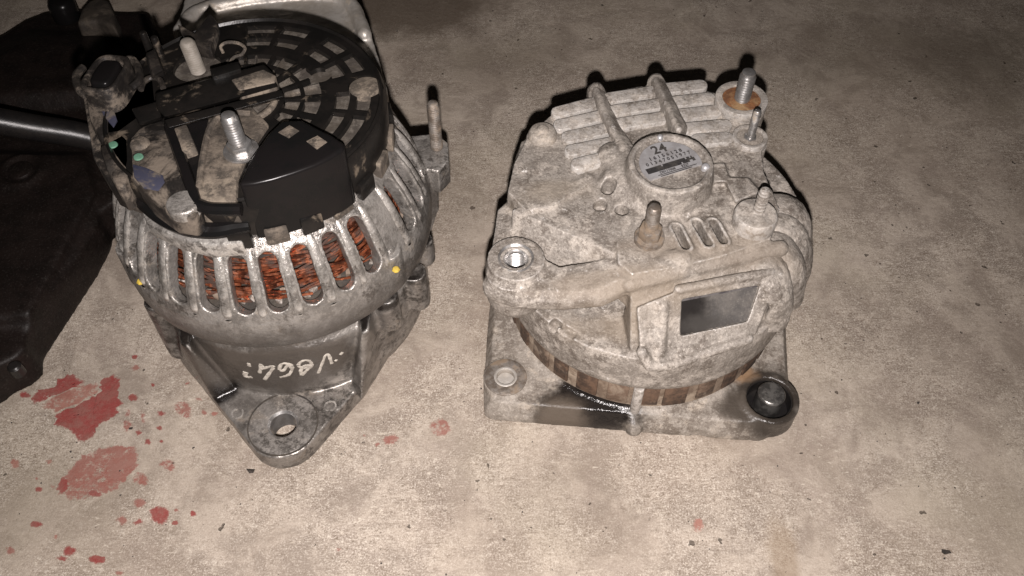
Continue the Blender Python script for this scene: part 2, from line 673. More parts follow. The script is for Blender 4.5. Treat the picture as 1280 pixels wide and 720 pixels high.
M_alu = surf('cast_aluminium', (0.34, 0.32, 0.297, 1), (0.20, 0.186, 0.17, 1), (0.22, 0.40), 0.5, 80, dust=(0.19, 0.16, 0.127, 1), dust_amt=0.36, grime=(0.06, 0.052, 0.045, 1), grime_amt=0.47, grain=0.3, stain_amt=0.92,
             stains=[((0, 0, 69), 98, (0.055, 0.048, 0.042, 1), 0.28, 0.7, (1.2, 1.2, .20), 0.4, 60)],
             speck=(0.06, 0.052, 0.045, 1), speck_amt=0.66, bump=0.26, bscale=650, wear=(0.72, 0.69, 0.64, 1), wear_lo=0.515)
M_alu_clean = surf('bright_cast_aluminium', (0.50, 0.47, 0.43, 1), (0.40, 0.365, 0.32, 1), (0.36, 0.5), 0.45, 60, dust=(0.36, 0.30, 0.23, 1), dust_amt=0.36,
                   bump=0.10, bscale=800, wear=(0.8, 0.78, 0.74, 1), wear_lo=0.52)
M_grease = surf('greasy_aluminium', (0.27, 0.25, 0.228, 1), (0.15, 0.136, 0.123, 1), (0.24, 0.42), 0.5, 70, dust=(0.145, 0.12, 0.095, 1), dust_amt=0.40, grime=(0.03, 0.026, 0.022, 1), grime_amt=0.47, grain=0.2,
                bump=0.14, bscale=600, wear=(0.55, 0.52, 0.48, 1), wear_lo=0.52,
                stains=[((-41, -58, 40), 24, BLACKOIL, 0.2, 0.6, (0.6, .8, 1.4), 0.7, 60), ((-30, -66, 24), 9, BLACKOIL, 0.2, 0.6), ((0, 0, 67), 76, BLACKOIL, 0.25, 0.3, (1.2, 1.2, .07), 0.35, 80), ((0, -66, 45), 46, (0.062, 0.053, 0.045, 1), 0.3, 0.5, (1.0, .5, .42), 0.45, 60)])
M_black = surf('black_plastic', (0.007, 0.0065, 0.006, 1), (0.011, 0.0095, 0.0085, 1), (0.24, 0.4), 0.0, 60, spec=0.3, dust=(0.12, 0.095, 0.07, 1), dust_amt=0.36, bump=0.05, bscale=500, dust_s=75)
M_black_clean = surf('glossy_black_plastic', (0.006, 0.006, 0.006, 1), (0.008, 0.007, 0.007, 1), (0.2, 0.3), 0.0, 40, spec=0.16, bump=0.015, bscale=400)
M_dusty = surf('dust_caked_plastic', (0.145, 0.118, 0.092, 1), (0.065, 0.053, 0.042, 1), (0.65, 0.9), 0.0, 60, dust=(0.195, 0.16, 0.123, 1), dust_amt=0.46, grime=(0.03, 0.025, 0.02, 1), grime_amt=0.50,
               speck=(0.03, 0.025, 0.02, 1), speck_amt=0.62, bump=0.22, bscale=500)
M_blackdust = surf('dusty_black_plastic', (0.012, 0.0105, 0.0095, 1), (0.035, 0.029, 0.024, 1), (0.35, 0.6), 0.0, 70, dust=(0.145, 0.118, 0.092, 1), dust_amt=0.47, grime=(0.012, 0.01, 0.009, 1), grime_amt=0.5, bump=0.15, bscale=500, dust_s=48)
M_dark = surf('dark_recess_metal', (0.035, 0.03, 0.026, 1), (0.06, 0.05, 0.04, 1), (0.5, 0.8), 0.1, 90, bump=0.2)
M_heat = surf('dusty_diode_plate', (0.13, 0.112, 0.093, 1), (0.24, 0.215, 0.185, 1), (0.25, 0.5), 0.5, 110, dust=(0.045, 0.037, 0.03, 1), dust_amt=0.50, bump=0.2, bscale=400)
M_zinc = surf('zinc_plated_steel', (0.55, 0.54, 0.53, 1), (0.42, 0.40, 0.38, 1), (0.25, 0.42), 0.85, 200, dust=(0.34, 0.29, 0.23, 1), dust_amt=0.34, bump=0.04)
M_steel = surf('dull_steel_thread', (0.30, 0.27, 0.24, 1), (0.19, 0.155, 0.125, 1), (0.35, 0.55), 0.6, 200, dust=(0.20, 0.15, 0.105, 1), dust_amt=0.46, bump=0.08)
M_rubber = surf('pale_grey_stud', (0.25, 0.225, 0.195, 1), (0.19, 0.168, 0.14, 1), (0.6, 0.8), 0.1, 100, bump=0.04)
M_rust = surf('rusty_steel', (0.24, 0.105, 0.04, 1), (0.14, 0.06, 0.028, 1), (0.7, 0.9), 0.0, 220, dust=(0.30, 0.19, 0.095, 1), dust_amt=0.45, speck=(0.03, 0.02, 0.015, 1), speck_amt=0.63, bump=0.25)
M_lam = surf('rusty_lamination', (0.085, 0.053, 0.036, 1), (0.15, 0.092, 0.06, 1), (0.6, 0.85), 0.1, 160, dust=(0.24, 0.18, 0.13, 1), dust_amt=0.38, grime=(0.045, 0.03, 0.022, 1), grime_amt=.5, bump=0.15)
M_lam2 = surf('dusty_lamination', (0.15, 0.10, 0.07, 1), (0.20, 0.14, 0.10, 1), (0.6, 0.85), 0.1, 160, dust=(0.26, 0.205, 0.155, 1), dust_amt=0.46, grime=(0.06, 0.04, 0.028, 1), grime_amt=.5, bump=0.15)
M_copper = surf('enamelled_copper', (0.50, 0.165, 0.08, 1), (0.14, 0.05, 0.03, 1), (0.22, 0.4), 0.85, 160, dust=(0.05, 0.028, 0.02, 1), dust_amt=0.47, bump=0.0, dust_s=60)
M_paper = surf('resin_and_paper', (0.36, 0.33, 0.30, 1), (0.10, 0.08, 0.065, 1), (0.35, 0.6), 0.0, 260, dust=(0.16, 0.12, 0.09, 1), dust_amt=0.5, bump=0.15)
M_dustalu = surf('dust_caked_aluminium', (0.305, 0.275, 0.243, 1), (0.222, 0.197, 0.172, 1), (0.4, 0.75), 0.18, 130, dust=(0.375, 0.336, 0.293, 1), dust_amt=0.46, grime=(0.125, 0.104, 0.086, 1), grime_amt=0.48, grain=0.62,
                 speck=(0.74, 0.71, 0.67, 1), speck_amt=0.60, bump=0.22, bscale=800, wear=(0.70, 0.67, 0.63, 1), wear_lo=0.513, wear_metal=0.55, dust_s=80, stain_amt=0.6,
                 stains=[(L2(800, 385, 76), 22, (0.26, 0.212, 0.16, 1), 0.8, 0.9, (1.6, .5, 1), 0.9, 40), (L2(690, 255, 90), 16, (0.20, 0.165, 0.125, 1), 0.8, 0.9, (1.3, .45, 1), 0.8, 50),
                         (L2(890, 315, 96), 34, (0.21, 0.17, 0.13, 1), 0.8, 0.9, (1.2, .22, 1), 0.8, 50), (L2(760, 360, 90), 24, (0.235, 0.19, 0.145, 1), 0.8, 0.9, (1.2, .3, 1), 0.8, 50)])
M_flange = surf('oil_stained_flange', (0.335, 0.30, 0.26, 1), (0.25, 0.22, 0.188, 1), (0.55, 0.85), 0.05, 75, dust=(0.40, 0.348, 0.288, 1), dust_amt=0.42, grime=(0.13, 0.105, 0.083, 1), grime_amt=0.50, grain=0.5,
                speck=(0.7, 0.66, 0.6, 1), speck_amt=0.63, bump=0.2, dust_s=80, bscale=560,
                stains=[(L2(733, 514, 10), 20, BLACKOIL, 0.18, 0.5, (1.3, 0.85, 2), 0.6, 70), (L2(700, 522, 12), 10, (0.10, 0.08, 0.062, 1), 0.5, 0.9, (1.3, 1, 3), 0.6, 60),
                        (L2(964, 500, 15), 18, (0.035, 0.029, 0.024, 1), 0.25, 0.7, (1.05, 1.1, 3), 0.45, 60), (L2(930, 512, 12), 9, (0.07, 0.058, 0.047, 1), 0.4, 0.8, (1.4, .9, 3), 0.7, 60),
                        (L2(925, 468, 15), 6, (0.20, 0.125, 0.07, 1), 0.8, 0.9, (1.4, .8, 3), 0.7, 60)])
M_sticker = surf('silver_sticker', (0.36, 0.355, 0.36, 1), (0.29, 0.28, 0.28, 1), (0.35, 0.5), 0.2, 120, dust=(0.42, 0.37, 0.31, 1), dust_amt=0.36, bump=0.02)
M_ink = surf('printed_black_ink', (0.03, 0.028, 0.028, 1), (0.06, 0.055, 0.05, 1), (0.4, 0.6), 0.0, 200, bump=0.0)
M_plate = surf('smeared_shaded_plate', (0.12, 0.113, 0.108, 1), (0.19, 0.175, 0.16, 1), (0.3, 0.5), 0.4, 45, dust=(0.24, 0.21, 0.175, 1), dust_amt=0.36, bump=0.05, dust_s=30, grain=0.2, stains=[(L2(862, 402, 82), 14, (0.018, 0.016, 0.015, 1), 0.3, 0.8, (.95, 1.3, 1.5), 0.5, 80), (L2(900, 408, 76), 12, (0.05, 0.046, 0.042, 1), 0.35, 0.9, (1.6, .5, .6), 0.7, 80)])  # the two dark spots paint shade onto one end of the plate
M_oilbolt = surf('oily_steel', (0.24, 0.23, 0.215, 1), (0.10, 0.095, 0.09, 1), (0.22, 0.4), 0.7, 160, bump=0.06)
M_chalk = surf('white_chalk', (0.52, 0.48, 0.42, 1), (0.33, 0.30, 0.26, 1), (0.85, 0.95), 0.0, 400, bump=0.2, bscale=900)
M_green = surf('green_paint_dot', (0.08, 0.19, 0.125, 1), (0.11, 0.23, 0.16, 1), (0.5, 0.7), 0.0, 200, bump=0.0)
M_blue = surf('dark_blue_plastic', (0.03, 0.034, 0.06, 1), (0.045, 0.046, 0.07, 1), (0.35, 0.5), 0.0, 90, dust=(0.12, 0.10, 0.08, 1), dust_amt=0.42, bump=0.03)
M_yellow = surf('yellow_paint', (0.50, 0.36, 0.05, 1), (0.42, 0.30, 0.06, 1), (0.5, 0.7), 0.0, 300, bump=0.05)
M_casing = surf('sooty_black_metal', (0.0075, 0.0053, 0.0045, 1), (0.012, 0.0082, 0.007, 1), (0.38, 0.6), 0.0, 60, speck=(0.05, 0.042, 0.036, 1), speck_amt=0.62, bump=0.16, bscale=420, spec=0.2, grain=0.03)
M_hose = surf('black_rubber', (0.010, 0.009, 0.009, 1), (0.016, 0.014, 0.013, 1), (0.29, 0.38), 0.0, 60, bump=0.05, spec=0.5)
M_flap = surf('dusty_dark_metal', (0.06, 0.048, 0.037, 1), (0.035, 0.028, 0.022, 1), (0.6, 0.8), 0.1, 120, dust=(0.10, 0.08, 0.06, 1), dust_amt=0.42, bump=0.2)
M_chip = surf('dark_chip', (0.03, 0.026, 0.022, 1), (0.055, 0.045, 0.038, 1), (0.6, 0.9), 0.0, 300, bump=0.2)


# ------------------------------------------------------------------ shared small parts
def stud(name, parent, x, y, z0, z1, r, mat, label=None, pitch=1.25, plain=0.0, tilt=(0, 0)):
    prof = [(0, z0), (r, z0)]
    z = z0 + plain
    if plain:
        prof.append((r, z))
    while z + pitch < z1 - 1.2:
        prof += [(r * 0.86, z + pitch * .1), (r * 0.86, z + pitch * .25), (r, z + pitch * .55), (r, z + pitch * .75)]
        z += pitch
    prof += [(r * .86, z + .2), (r * .8, z1 - .4), (r * .62, z1), (0, z1)]
    v, f = lathe(prof, x, y, 20)
    v = [(a + tilt[0] * (c - z0), b + tilt[1] * (c - z0), c) for a, b, c in v]
    return mk(name, (v, f), mat, parent, angle=50, label=label)


def hexnut(parent, x, y, z0, z1, r, mat, ph=0.3, name='nut', label=None):
    o = mk(name, lathe([(0, z0), (r, z0), (r, z1), (0, z1)], x, y, 6, phase=ph), mat, parent, bevel=0.6, label=label)
    return o


def washer(parent, x, y, z0, z1, r, mat, name='washer', label=None, ri=0):
    if ri:
        sh = lathe([(ri, z0), (r, z0), (r, z1), (ri, z1)], x, y, 40, closed=True)
    else:
        sh = lathe([(0, z0), (r, z0), (r, z1), (0, z1)], x, y, 40)
    return mk(name, sh, mat, parent, bevel=min(0.5, (z1 - z0) * .35), label=label)


def polar(c, r, deg, z=None):
    a = math.radians(deg)
    p = (c[0] + r * math.cos(a), c[1] + r * math.sin(a))
    return p if z is None else p + (z,)


def text(name, body, size, mat, parent, frame, thick=0.15):
    """flat lettering standing on a surface; frame(u, v, h) -> mm point"""
    cu = bpy.data.curves.new(name, 'FONT')
    cu.body = body
    cu.size = size
    cu.align_x = 'CENTER'
    cu.align_y = 'CENTER'
    cu.extrude = thick / 2
    cu.resolution_u = 2
    cu.offset = size * 0.022
    o = bpy.data.objects.new(name, cu)
    col.objects.link(o)
    dg = bpy.context.evaluated_depsgraph_get()
    me = bpy.data.meshes.new_from_object(o.evaluated_get(dg))
    bpy.data.objects.remove(o)
    org = origin_of(parent)
    for v in me.vertices:
        p = frame(v.co.x, v.co.y, v.co.z)
        v.co = ((p[0] - org[0]) * S, (p[1] - org[1]) * S, p[2] * S)
    q = bpy.data.objects.new(name, me)
    col.objects.link(q)
    q.parent = parent
    me.materials.clear()
    me.materials.append(mat)
    return q


# ================================================================== ALTERNATOR WITH THE BLACK CAP
C1 = (-114.0, 292.0)
LUG = (-111.0, 207.3)

# --- drive end bracket: cylinder, lug, gussets, bosses
sh = [lathe([(0, 8), (58, 8), (66, 16), (68.5, 24), (68.8, 59), (66, 62.5), (65.5, 69), (0, 69)], *C1, 96)]
base = [P(488, 444, 9), P(452, 501, 9), P(268, 503, 9), P(228, 454, 9), (-64, 258), (-170, 258)]
sh.append(hull([(x, y, z) for x, y in circle(LUG[0], LUG[1] - 0.3, 17.6, 40) + base for z in (9, 21.5)]))
sh.append(hull([P3(461, 412, 65), P3(452, 418, 64), P3(447, 482, 22.5), P3(440, 484, 22), P3(488, 443, 10), P3(453, 500, 10), P3(452, 499, 20), (-66, 262, 10), (-66, 262, 66), (-74, 258, 66)]))
sh.append(hull([P3(226, 430, 61), P3(236, 434, 61), P3(284, 484, 22.5), P3(292, 486, 22), P3(226, 452, 10), P3(267, 502, 10), P3(268, 501, 20), (-166, 262, 10), (-166, 262, 62), (-156, 258, 62)]))
for d, rr, br, z0, z1 in ((-38, 69, 6.5, 48, 70), (-20, 70, 7, 40, 64), (-4, 69, 6, 50, 66), (-142, 69, 7, 24, 66), (-160, 69, 6, 30, 66), (60, 70, 9, 6, 64), (120, 70, 9, 6, 64)):
    p = polar(C1, rr, d)
    sh.append(cyl(p[0], p[1], br, z0, z1, 24, 0.9))
cut = [cyl(LUG[0], LUG[1], 7.3, -5, 40, 40)]
cast('drive_end_bracket', sh, M_grease, R1, cut, 0.8, 3, 0.14, label='greasy dark bracket with a triangular lug')
mk('spot_face', lathe([(7.4, 20), (16.4, 20), (16.4, 21.75), (7.4, 21.75)], *LUG, 64, closed=True), surf('machined_aluminium', (0.27, 0.25, 0.23, 1), (0.19, 0.175, 0.16, 1), (0.35, 0.5), 0.4, 90, dust=(0.15, 0.13, 0.11, 1), dust_amt=0.45, bump=0.14, grain=0.3, grime=(0.05, 0.044, 0.038, 1), grime_amt=0.5), R1, bevel=0.4)
mk('face_groove', lathe([(16.5, 20), (17.1, 20), (17.1, 21.95), (16.5, 21.95)], *LUG, 64, closed=True), M_dark, R1)
mk('hole_bushing', lathe([(6.4, 9), (7.5, 9), (7.5, 21.6), (6.4, 20.4)], *LUG, 48, closed=True), M_zinc, R1)
for px, py in ((297, 517), (413, 508)):
    x, y = P(px, py, 21.5)
    mk('casting_mark', lathe([(2.3, 21), (3.1, 21), (3.1, 21.9), (2.3, 21.9)], x, y, 24, closed=True), M_grease, R1)

# --- chalk handwriting on the upright face
strokes = [[(1010, 205), (945, 375)], [(1010, 205), (1045, 190), (1080, 280)], [(1190, 165), (1165, 190)], [(1130, 240), (1115, 255)],
           [(860, 255), (815, 245), (760, 270), (745, 300), (780, 320), (810, 300), (840, 300), (880, 300), (830, 345), (780, 395)], [(800, 330), (850, 310)], [(862, 258), (884, 296)], [(792, 318), (768, 350), (776, 392)],
           [(670, 320), (620, 280), (570, 290), (555, 340), (590, 350), (625, 310), (640, 280), (680, 300), (675, 350), (640, 395), (560, 418)],
           [(365, 285), (355, 375)], [(365, 340), (420, 320), (495, 308), (450, 380), (405, 440)], [(365, 290), (400, 320)],
           [(245, 275), (250, 305)], [(205, 365), (195, 400), (235, 415), (275, 415)], [(225, 370), (215, 400)]]
ch = []
for s_ in strokes:
    pts = [PC(280 + x / 8, 420 + y / 8, C1, 69.0) for x, y in s_]
    ch.append(tube(smooth_path(pts, 5), [random.uniform(.65, 1.05) for _ in range(5 * (len(pts) - 1) + 1)], 8))
cv, cf = join(ch)
cv = [tuple(np.array(C1 + (z,)) * np.array((1, 1, 0)) + np.array(((x - C1[0]) * k, (y - C1[1]) * k, z))) for x, y, z in cv
      for k in [(68.75 + (math.hypot(x - C1[0], y - C1[1]) - 69.0) * 0.25) / math.hypot(x - C1[0], y - C1[1])]]
mk('chalk_writing', (cv, cf), M_chalk, R1)

# --- slotted rear bracket
sh = [lathe([(68, 70), (73.4, 71), (74.6, 77), (74.0, 88), (71.0, 100), (66.8, 112), (62.2, 121.5), (57.5, 127), (52, 128.5), (38, 128.5), (38, 119), (49, 119), (56.5, 116.5), (61, 108), (65, 97), (67.5, 86), (66.5, 72)], *C1, 160, closed=True)]
NB = 30
slot_cut = []
for i in range(NB):
    d = -90 + 360 / NB * i + random.uniform(-.5, .5)
    hw = 5.1
    q = []
    for (r_, z_, rad) in ((61.8, 117.6, 3.9), (70.2, 98.5, 4.5)):
        for k in (-9, 9):
            q += ball_pts(polar(C1, r_ + .8 * k, d, z_ + .55 * k), rad, 12, 6)
    if -150 < ((d + 180) % 360 - 180) < 5 and not -36.5 < d < -30:
        slot_cut.append(hull(q))
    elif not (-36.5 < d < -30):
        slot_cut.append(hull(q))
# stud boss with its upright leg
sh.append(hull([(x, y, z) for x, y in [P(px, py, 92) for px, py in ((492, 172), (545, 166), (560, 178), (561, 200), (548, 214), (497, 205))] for z in (76, 92)]))
sh.append(hull([(-60, 326, 60), (-42, 330, 60), (-38, 312, 60), (-60, 300, 60), (-60, 326, 80), (-40, 330, 80), (-37, 311, 80), (-60, 300, 80)]))
sh.append(hull([(-62, 330, 44), (-46, 326, 44), (-43, 312, 44), (-60, 300, 44), (-62, 326, 62), (-42, 326, 62), (-38, 311, 62), (-60, 300, 62)]))
sh.append(hull([polar(C1, 52, 30, 105), polar(C1, 52, 42, 105), polar(C1, 52, 30, 115), polar(C1, 52, 42, 115), (-58, 318, 92), (-56, 330, 92), (-58, 318, 80), (-56, 330, 80)]))
for d in (-33, -150, 150, 95):
    p = polar(C1, 68, d)
    sh.append(cyl(p[0], p[1], 7.5, 74, 96, 24, 0.9))
cast('rear_bracket', sh, M_alu, R1, slot_cut, 0.7, 3, 0.12)


def bar_shape(r0):
    """the rounded ridge standing on each land between two slots; its ends sink into the casting"""
    path = smooth_path([(55.5, 0, 125.6), (61.0, 0, 121.2), (65.8, 0, 112.0), (70.0, 0, 100.4), (71.9, 0, 93.0), (71.6, 0, 87)], 4)
    m = len(path)
    v, f = tube(path, [r0 * (0.55 + 0.45 * math.sin(math.pi * min(1, max(0, i / (m - 1)))) ** 0.5) for i in range(m)], 12, 0.8)
    return [(C1[0] + x, C1[1] + y, z) for x, y, z in v], f


bars = [mk('cage_bar', bar_shape(r_), M_alu, R1, angle=80) for r_ in (1.9, 2.2, 2.5)]
for i in range(NB):
    o = bars[i] if i < 3 else bars[i % 3].copy()
    if i >= 3:
        col.objects.link(o)
        o.parent = R1
    o.rotation_euler.z = math.radians(-90 + 360 / NB * (i + 0.5) + random.uniform(-.5, .5))

for d in (-33, -150):
    p = polar(C1, 68, d)
    mk('bolt_head', lathe([(0, 94), (4.6, 94), (4.6, 97.5), (3.6, 99), (0, 99)], p[0], p[1], 24), M_alu, R1, bevel=0.4)
for px, py, z in ((495, 337, 92), (176, 352, 88)):
    p = PC(px, py, C1, 76.0 if px > 400 else 73.0)
    mk('paint_mark', hull([(p[0] + (a - p[0]), b, p[2] + (c - p[2]) * .7) for a, b, c in ball_pts(p, 1.9, 7, 4)]), M_yellow, R1)

# --- windings seen through the slots
mk('stator_core', lathe([(50, 66), (66, 66), (66.3, 88), (56, 90), (52, 114), (48, 114)], *C1, 96, closed=True), M_dark, R1)
wires = []
for i in range(260):
    a0 = random.uniform(0, 360)
    span = random.uniform(25, 75)
    z0 = random.uniform(92, 113)
    r0 = random.uniform(56, 63.5) - max(0, (z0 - 96)) * 0.32
    dz = random.uniform(-5, 5) if random.random() < .5 else random.uniform(-22, 22)
    n = 10
    pts = []
    for k in range(n):
        t = k / (n - 1)
        z = z0 + dz * (t - .5) + 1.2 * math.sin(t * 7 + i)
        pts.append(polar(C1, r0 + 1.6 * math.sin(t * 6 + i * 2), a0 + span * t, min(114, max(90, z))))
    wires.append(tube(pts, random.uniform(0.5, 0.75), 7))
mk('copper_winding', wires, M_copper, R1, stuff=True, label='bundled copper wire seen between the bars')
lumps = []
for i in range(90):
    a0 = 360 / 90 * i + random.uniform(-1.5, 1.5)
    c = polar(C1, random.uniform(60, 64), a0, random.uniform(89, 95))
    lumps.append(hull([tuple(Vector(q) + Vector((random.uniform(-.6, .6), random.uniform(-.6, .6), random.uniform(-.8, .8)))) for q in ball_pts(c, random.uniform(1.2, 2.2), 6, 3)]))
mk('winding_insulation', lumps, M_paper, R1, stuff=True)

# --- mounting ear behind the cap
ear = [P(px, py, 96) for px, py in ((212, 78), (218, 48), (226, 14), (236, -20), (300, -60), (390, -58), (432, -20), (450, 8), (466, 48), (484, 110))]
sh = [prism(ear + [(-70, 340), (-150, 345)], 52, 96)]
rim = smooth_path([P3(px, py, 97) for px, py in ((226, 40), (246, 16), (300, 2), (350, -4), (400, -6), (436, 2), (456, 44))], 4)
sh += chain(rim, 4.5)
cast('mounting_ear', sh, M_alu_clean, R1, None, 0.9, 4, 0.2, label='bright cast ear reaching out behind the black cap')

# --- right hand stud
bx, by = P(546, 184, 92)
stud('stud', R1, bx, by, 91, 121, 3.1, M_steel, pitch=1.2)

# --- black end cap with vent slots
capo = mk('end_cap', lathe([(55, 131), (59.4, 131), (60, 146), (58.6, 149.3), (56.5, 150), (11, 150), (11, 146), (56, 146), (55.5, 140)], *C1, 128, closed=True), M_black, R1, angle=30)
slots = []


def arc_slot(r0, r1, a0, a1):
    n = 6
    p = [polar(C1, r0, a0 + (a1 - a0) * k / n) for k in range(n + 1)] + [polar(C1, r1, a1 + (a0 - a1) * k / n) for k in range(n + 1)]
    slots.append(prism(p, 138, 156))


for k in range(7):
    a = 112 - 23.2 * k
    arc_slot(16.5, 23.5, a - 9.8, a + 9.8)
    arc_slot(25.3, 32.3, a - 10.2, a + 10.2)
for g in (83, 40, -8, -36):
    for dd in (-9.2, 9.2):
        if g == -36 and dd < 0:
            continue
        arc_slot(38.5, 44.5, g + dd - 7.8, g + dd + 7.8)
        arc_slot(47.5, 53.5, g + dd - 7.4, g + dd + 7.4)
x, y = P(400, 94, 150)
slots.append(cyl(x, y, 5.2, 138, 156, 24))
xb, yb = P(457, 108, 150)
slots.append(cyl(xb, yb, 7.6, 138, 156, 32))
xs2, ys2 = P(247, 84, 150)
slots.append(cyl(xs2, ys2, 10.5, 138, 156, 32))
add_cut(capo, slots, origin_of(R1))
shade(capo.data, 30)
capo.data.materials.clear()
capo.data.materials.append(M_black)
mk('diode_plate', lathe([(0, 138), (55.0, 138), (55.0, 147.6), (0, 147.6)], *C1, 64), M_heat, R1)
for k in range(7):                                     # dusty fins under the vents
    a = 112 - 23.2 * k + 4
    p0, p1 = polar(C1, 17, a), polar(C1, 32, a)
    mk('fin', hull([(p0[0], p0[1], 143), (p1[0], p1[1], 143), (p0[0] + .8, p0[1] + .8, 143), (p1[0] + .8, p1[1] + .8, 143), (p0[0], p0[1], 149.4), (p1[0], p1[1], 149.4), (p0[0] + .8, p0[1] + .8, 149.4), (p1[0] + .8, p1[1] + .8, 149.4)]), M_heat, R1)
mk('bearing_hub', lathe([(10, 140), (13.6, 140), (14, 151), (13, 152), (11.4, 151.5), (10.6, 146)], *C1, 48, closed=True), M_dusty, R1, bevel=0.3)
mk('bearing_cover', lathe([(0, 143), (10.8, 143), (10.8, 148), (8, 149), (0, 149.2)], *C1, 40), M_heat, R1)
mk('screw_boss', lathe([(0, 138), (7.2, 138), (7.2, 149.4), (6.4, 149.9), (0, 149.6)], xb, yb, 32), M_dusty, R1)
mk('rim_bead', lathe([(56.6, 149.6), (58.2, 149.2), (58.6, 150.4), (57.6, 151)], *C1, 128, closed=True), M_black, R1)
# clips round the foot of the cap
for d in (-86, -72, -58, -44, -30, -16, 0, 14):
    a = [polar(C1, 57, d - 4.5), polar(C1, 61.6, d - 4.5), polar(C1, 61.6, d + 4.5), polar(C1, 57, d + 4.5)]
    mk('clip', prism(a, 125, 134, 0.98), M_black if d % 4 else M_dusty, R1, bevel=0.8)

# --- shiny black terminal cover
top = [(297, 231), (318, 229), (340, 224), (366, 216), (394, 206), (414, 196), (430, 186), (431, 179), (418, 170), (377, 149), (352, 150), (335, 166), (312, 198)]
mk('terminal_cover', prism([P(a, b, 160) for a, b in top], 128, 160, 1.0), M_black_clean, R1, bevel=3.2, seg=5, label='glossy clean black cover over the terminal')
for q in ([(348, 166), (362, 157), (374, 164), (361, 173)], [(383, 177), (397, 170), (409, 178), (396, 187)]):
    mk('cover_window', prism([P(a, b, 160) for a, b in q], 159.0, 160.25), M_dusty, R1)

# --- terminal plate, stud and nut
tp = [(246, 258), (247, 220), (254, 186), (262, 152), (280, 136), (316, 138), (338, 160), (312, 198), (299, 228), (298, 258)]
mk('terminal_plate', prism([P(a, b, 149) for a, b in tp], 138, 152), M_dusty, R1, bevel=1.6)
mk('terminal_lip', tube(smooth_path([P3(a, b, 151) for a, b in ((247, 256), (262, 261), (282, 262), (302, 262))], 4), 2.6, 10), M_black_clean, R1)
mk('plate_rim', tube(smooth_path([P3(a, b, 152) for a, b in ((249, 235), (254, 196), (264, 158), (284, 142), (314, 142))], 5), 1.5, 8), M_dusty, R1)
xs, ys = P(302, 190, 152)
washer(R1, xs, ys, 152, 153.4, 7.2, M_zinc)
hexnut(R1, xs, ys, 153.4, 157.4, 5.2, M_zinc)
stud('stud', R1, xs, ys, 152, 171.5, 3.5, M_zinc, tilt=(-0.04, 0.02))

# --- second, pale stud in its round recess
washer(R1, xs2, ys2, 143, 144.5, 9.5, M_dusty, name='recess_ring', ri=3)
stud('stud', R1, xs2, ys2, 143, 164, 3.4, M_rubber, pitch=1.1, tilt=(-0.05, 0.02), label='pale stud in the round recess of the cap')
mk('metal_tab', prism([P(a, b, 154) for a, b in [(222, 31), (244, 43), (263, 18), (273, 31), (264, 62), (247, 58), (232, 50)]], 148, 155), M_blackdust, R1, bevel=0.7)
mk('wire_loop', tube(smooth_path([P3(a, b, 152 + h) for a, b, h in ((279, 66, 0), (276, 58, 3), (284, 53, 4), (298, 54, 3), (306, 60, 2), (302, 68, 1), (292, 72, 0), (284, 84, -1))], 5), 0.75, 8), M_dusty, R1)

# --- regulator: bridge, blocks, plug socket
mk('bridge_bar', hull([P3(a, b, 160) for a, b in ((194, 116), (330, 80), (342, 92), (346, 108), (206, 146), (196, 136))] + [P3(a, b, 146) for a, b in ((194, 126), (338, 88), (352, 112), (208, 152))]), M_black, R1, bevel=1.0)
mk('bridge_lip', hull([P3(a, b, 157) for a, b in ((205, 150), (352, 112), (355, 120), (210, 160))] + [P3(a, b, 148) for a, b in ((205, 152), (352, 116), (356, 124), (212, 164))]), M_black, R1, bevel=0.6)
mk('clip_step', prism([P(a, b, 161) for a, b in ((262, 88), (298, 78), (302, 88), (266, 99))], 152, 162), M_black, R1, bevel=0.8)
mk('dust_ledge', prism([P(a, b, 159) for a, b in ((290, 103), (330, 90), (346, 98), (344, 106), (300, 116))], 150, 160.6), M_dusty, R1, bevel=0.6)
mk('regulator_block', prism([P(a, b, 152) for a, b in ((162, 172), (176, 156), (205, 148), (248, 258), (240, 270), (212, 266), (184, 246), (164, 222))], 139, 152), M_blackdust, R1, bevel=1.8)
mk('regulator_wall', hull([P3(a, b, 158) for a, b in ((164, 136), (198, 126), (202, 146), (174, 156))] + [P3(a, b, 146) for a, b in ((166, 140), (200, 132), (206, 152), (176, 160))]), M_black, R1, bevel=1.0)
mk('groove_wall', tube([P3(212, 158, 153), P3(222, 186, 153), P3(236, 225, 152), P3(247, 256, 151)], 2.4, 8), M_black_clean, R1)
mk('small_block', prism([P(a, b, 154) for a, b in ((216, 162), (234, 156), (246, 186), (228, 192))], 140, 155), M_dusty, R1, bevel=1.2)
mk('inner_groove', prism([P(a, b, 150) for a, b in ((216, 160), (262, 146), (252, 190), (244, 240))], 138, 150.6), M_black_clean, R1)
mk('rivet', lathe([(0, 150), (4, 150), (4, 152.6), (3, 153.6), (0, 153.8)], *P(175, 180, 152), 24), M_dusty, R1, bevel=0.5)
mk('pad_disc', lathe([(0, 148), (6.5, 148), (6.5, 152.4), (5.8, 153), (0, 153)], *P(229, 254, 152), 32), M_alu, R1, bevel=0.3)
mk('corner_block', prism([P(a, b, 150) for a, b in ((122, 182), (154, 164), (163, 172), (164, 200), (158, 232), (146, 236), (132, 212))], 136, 150, 0.95), M_blackdust, R1, bevel=1.4)
for px, py, z in ((173, 196, 152.2), (141, 181, 150.2)):
    x, y = P(px, py, z)
    mk('paint_dot', lathe([(0, z - .2), (2.0, z - .2), (1.8, z + .3), (0, z + .5)], x, y, 16), M_green, R1)
mk('blue_insert', prism([P(a, b, 152) for a, b in ((166, 206), (182, 210), (204, 220), (206, 228), (198, 239), (180, 236), (168, 222))], 151.6, 152.5), M_blue, R1, bevel=0.3)
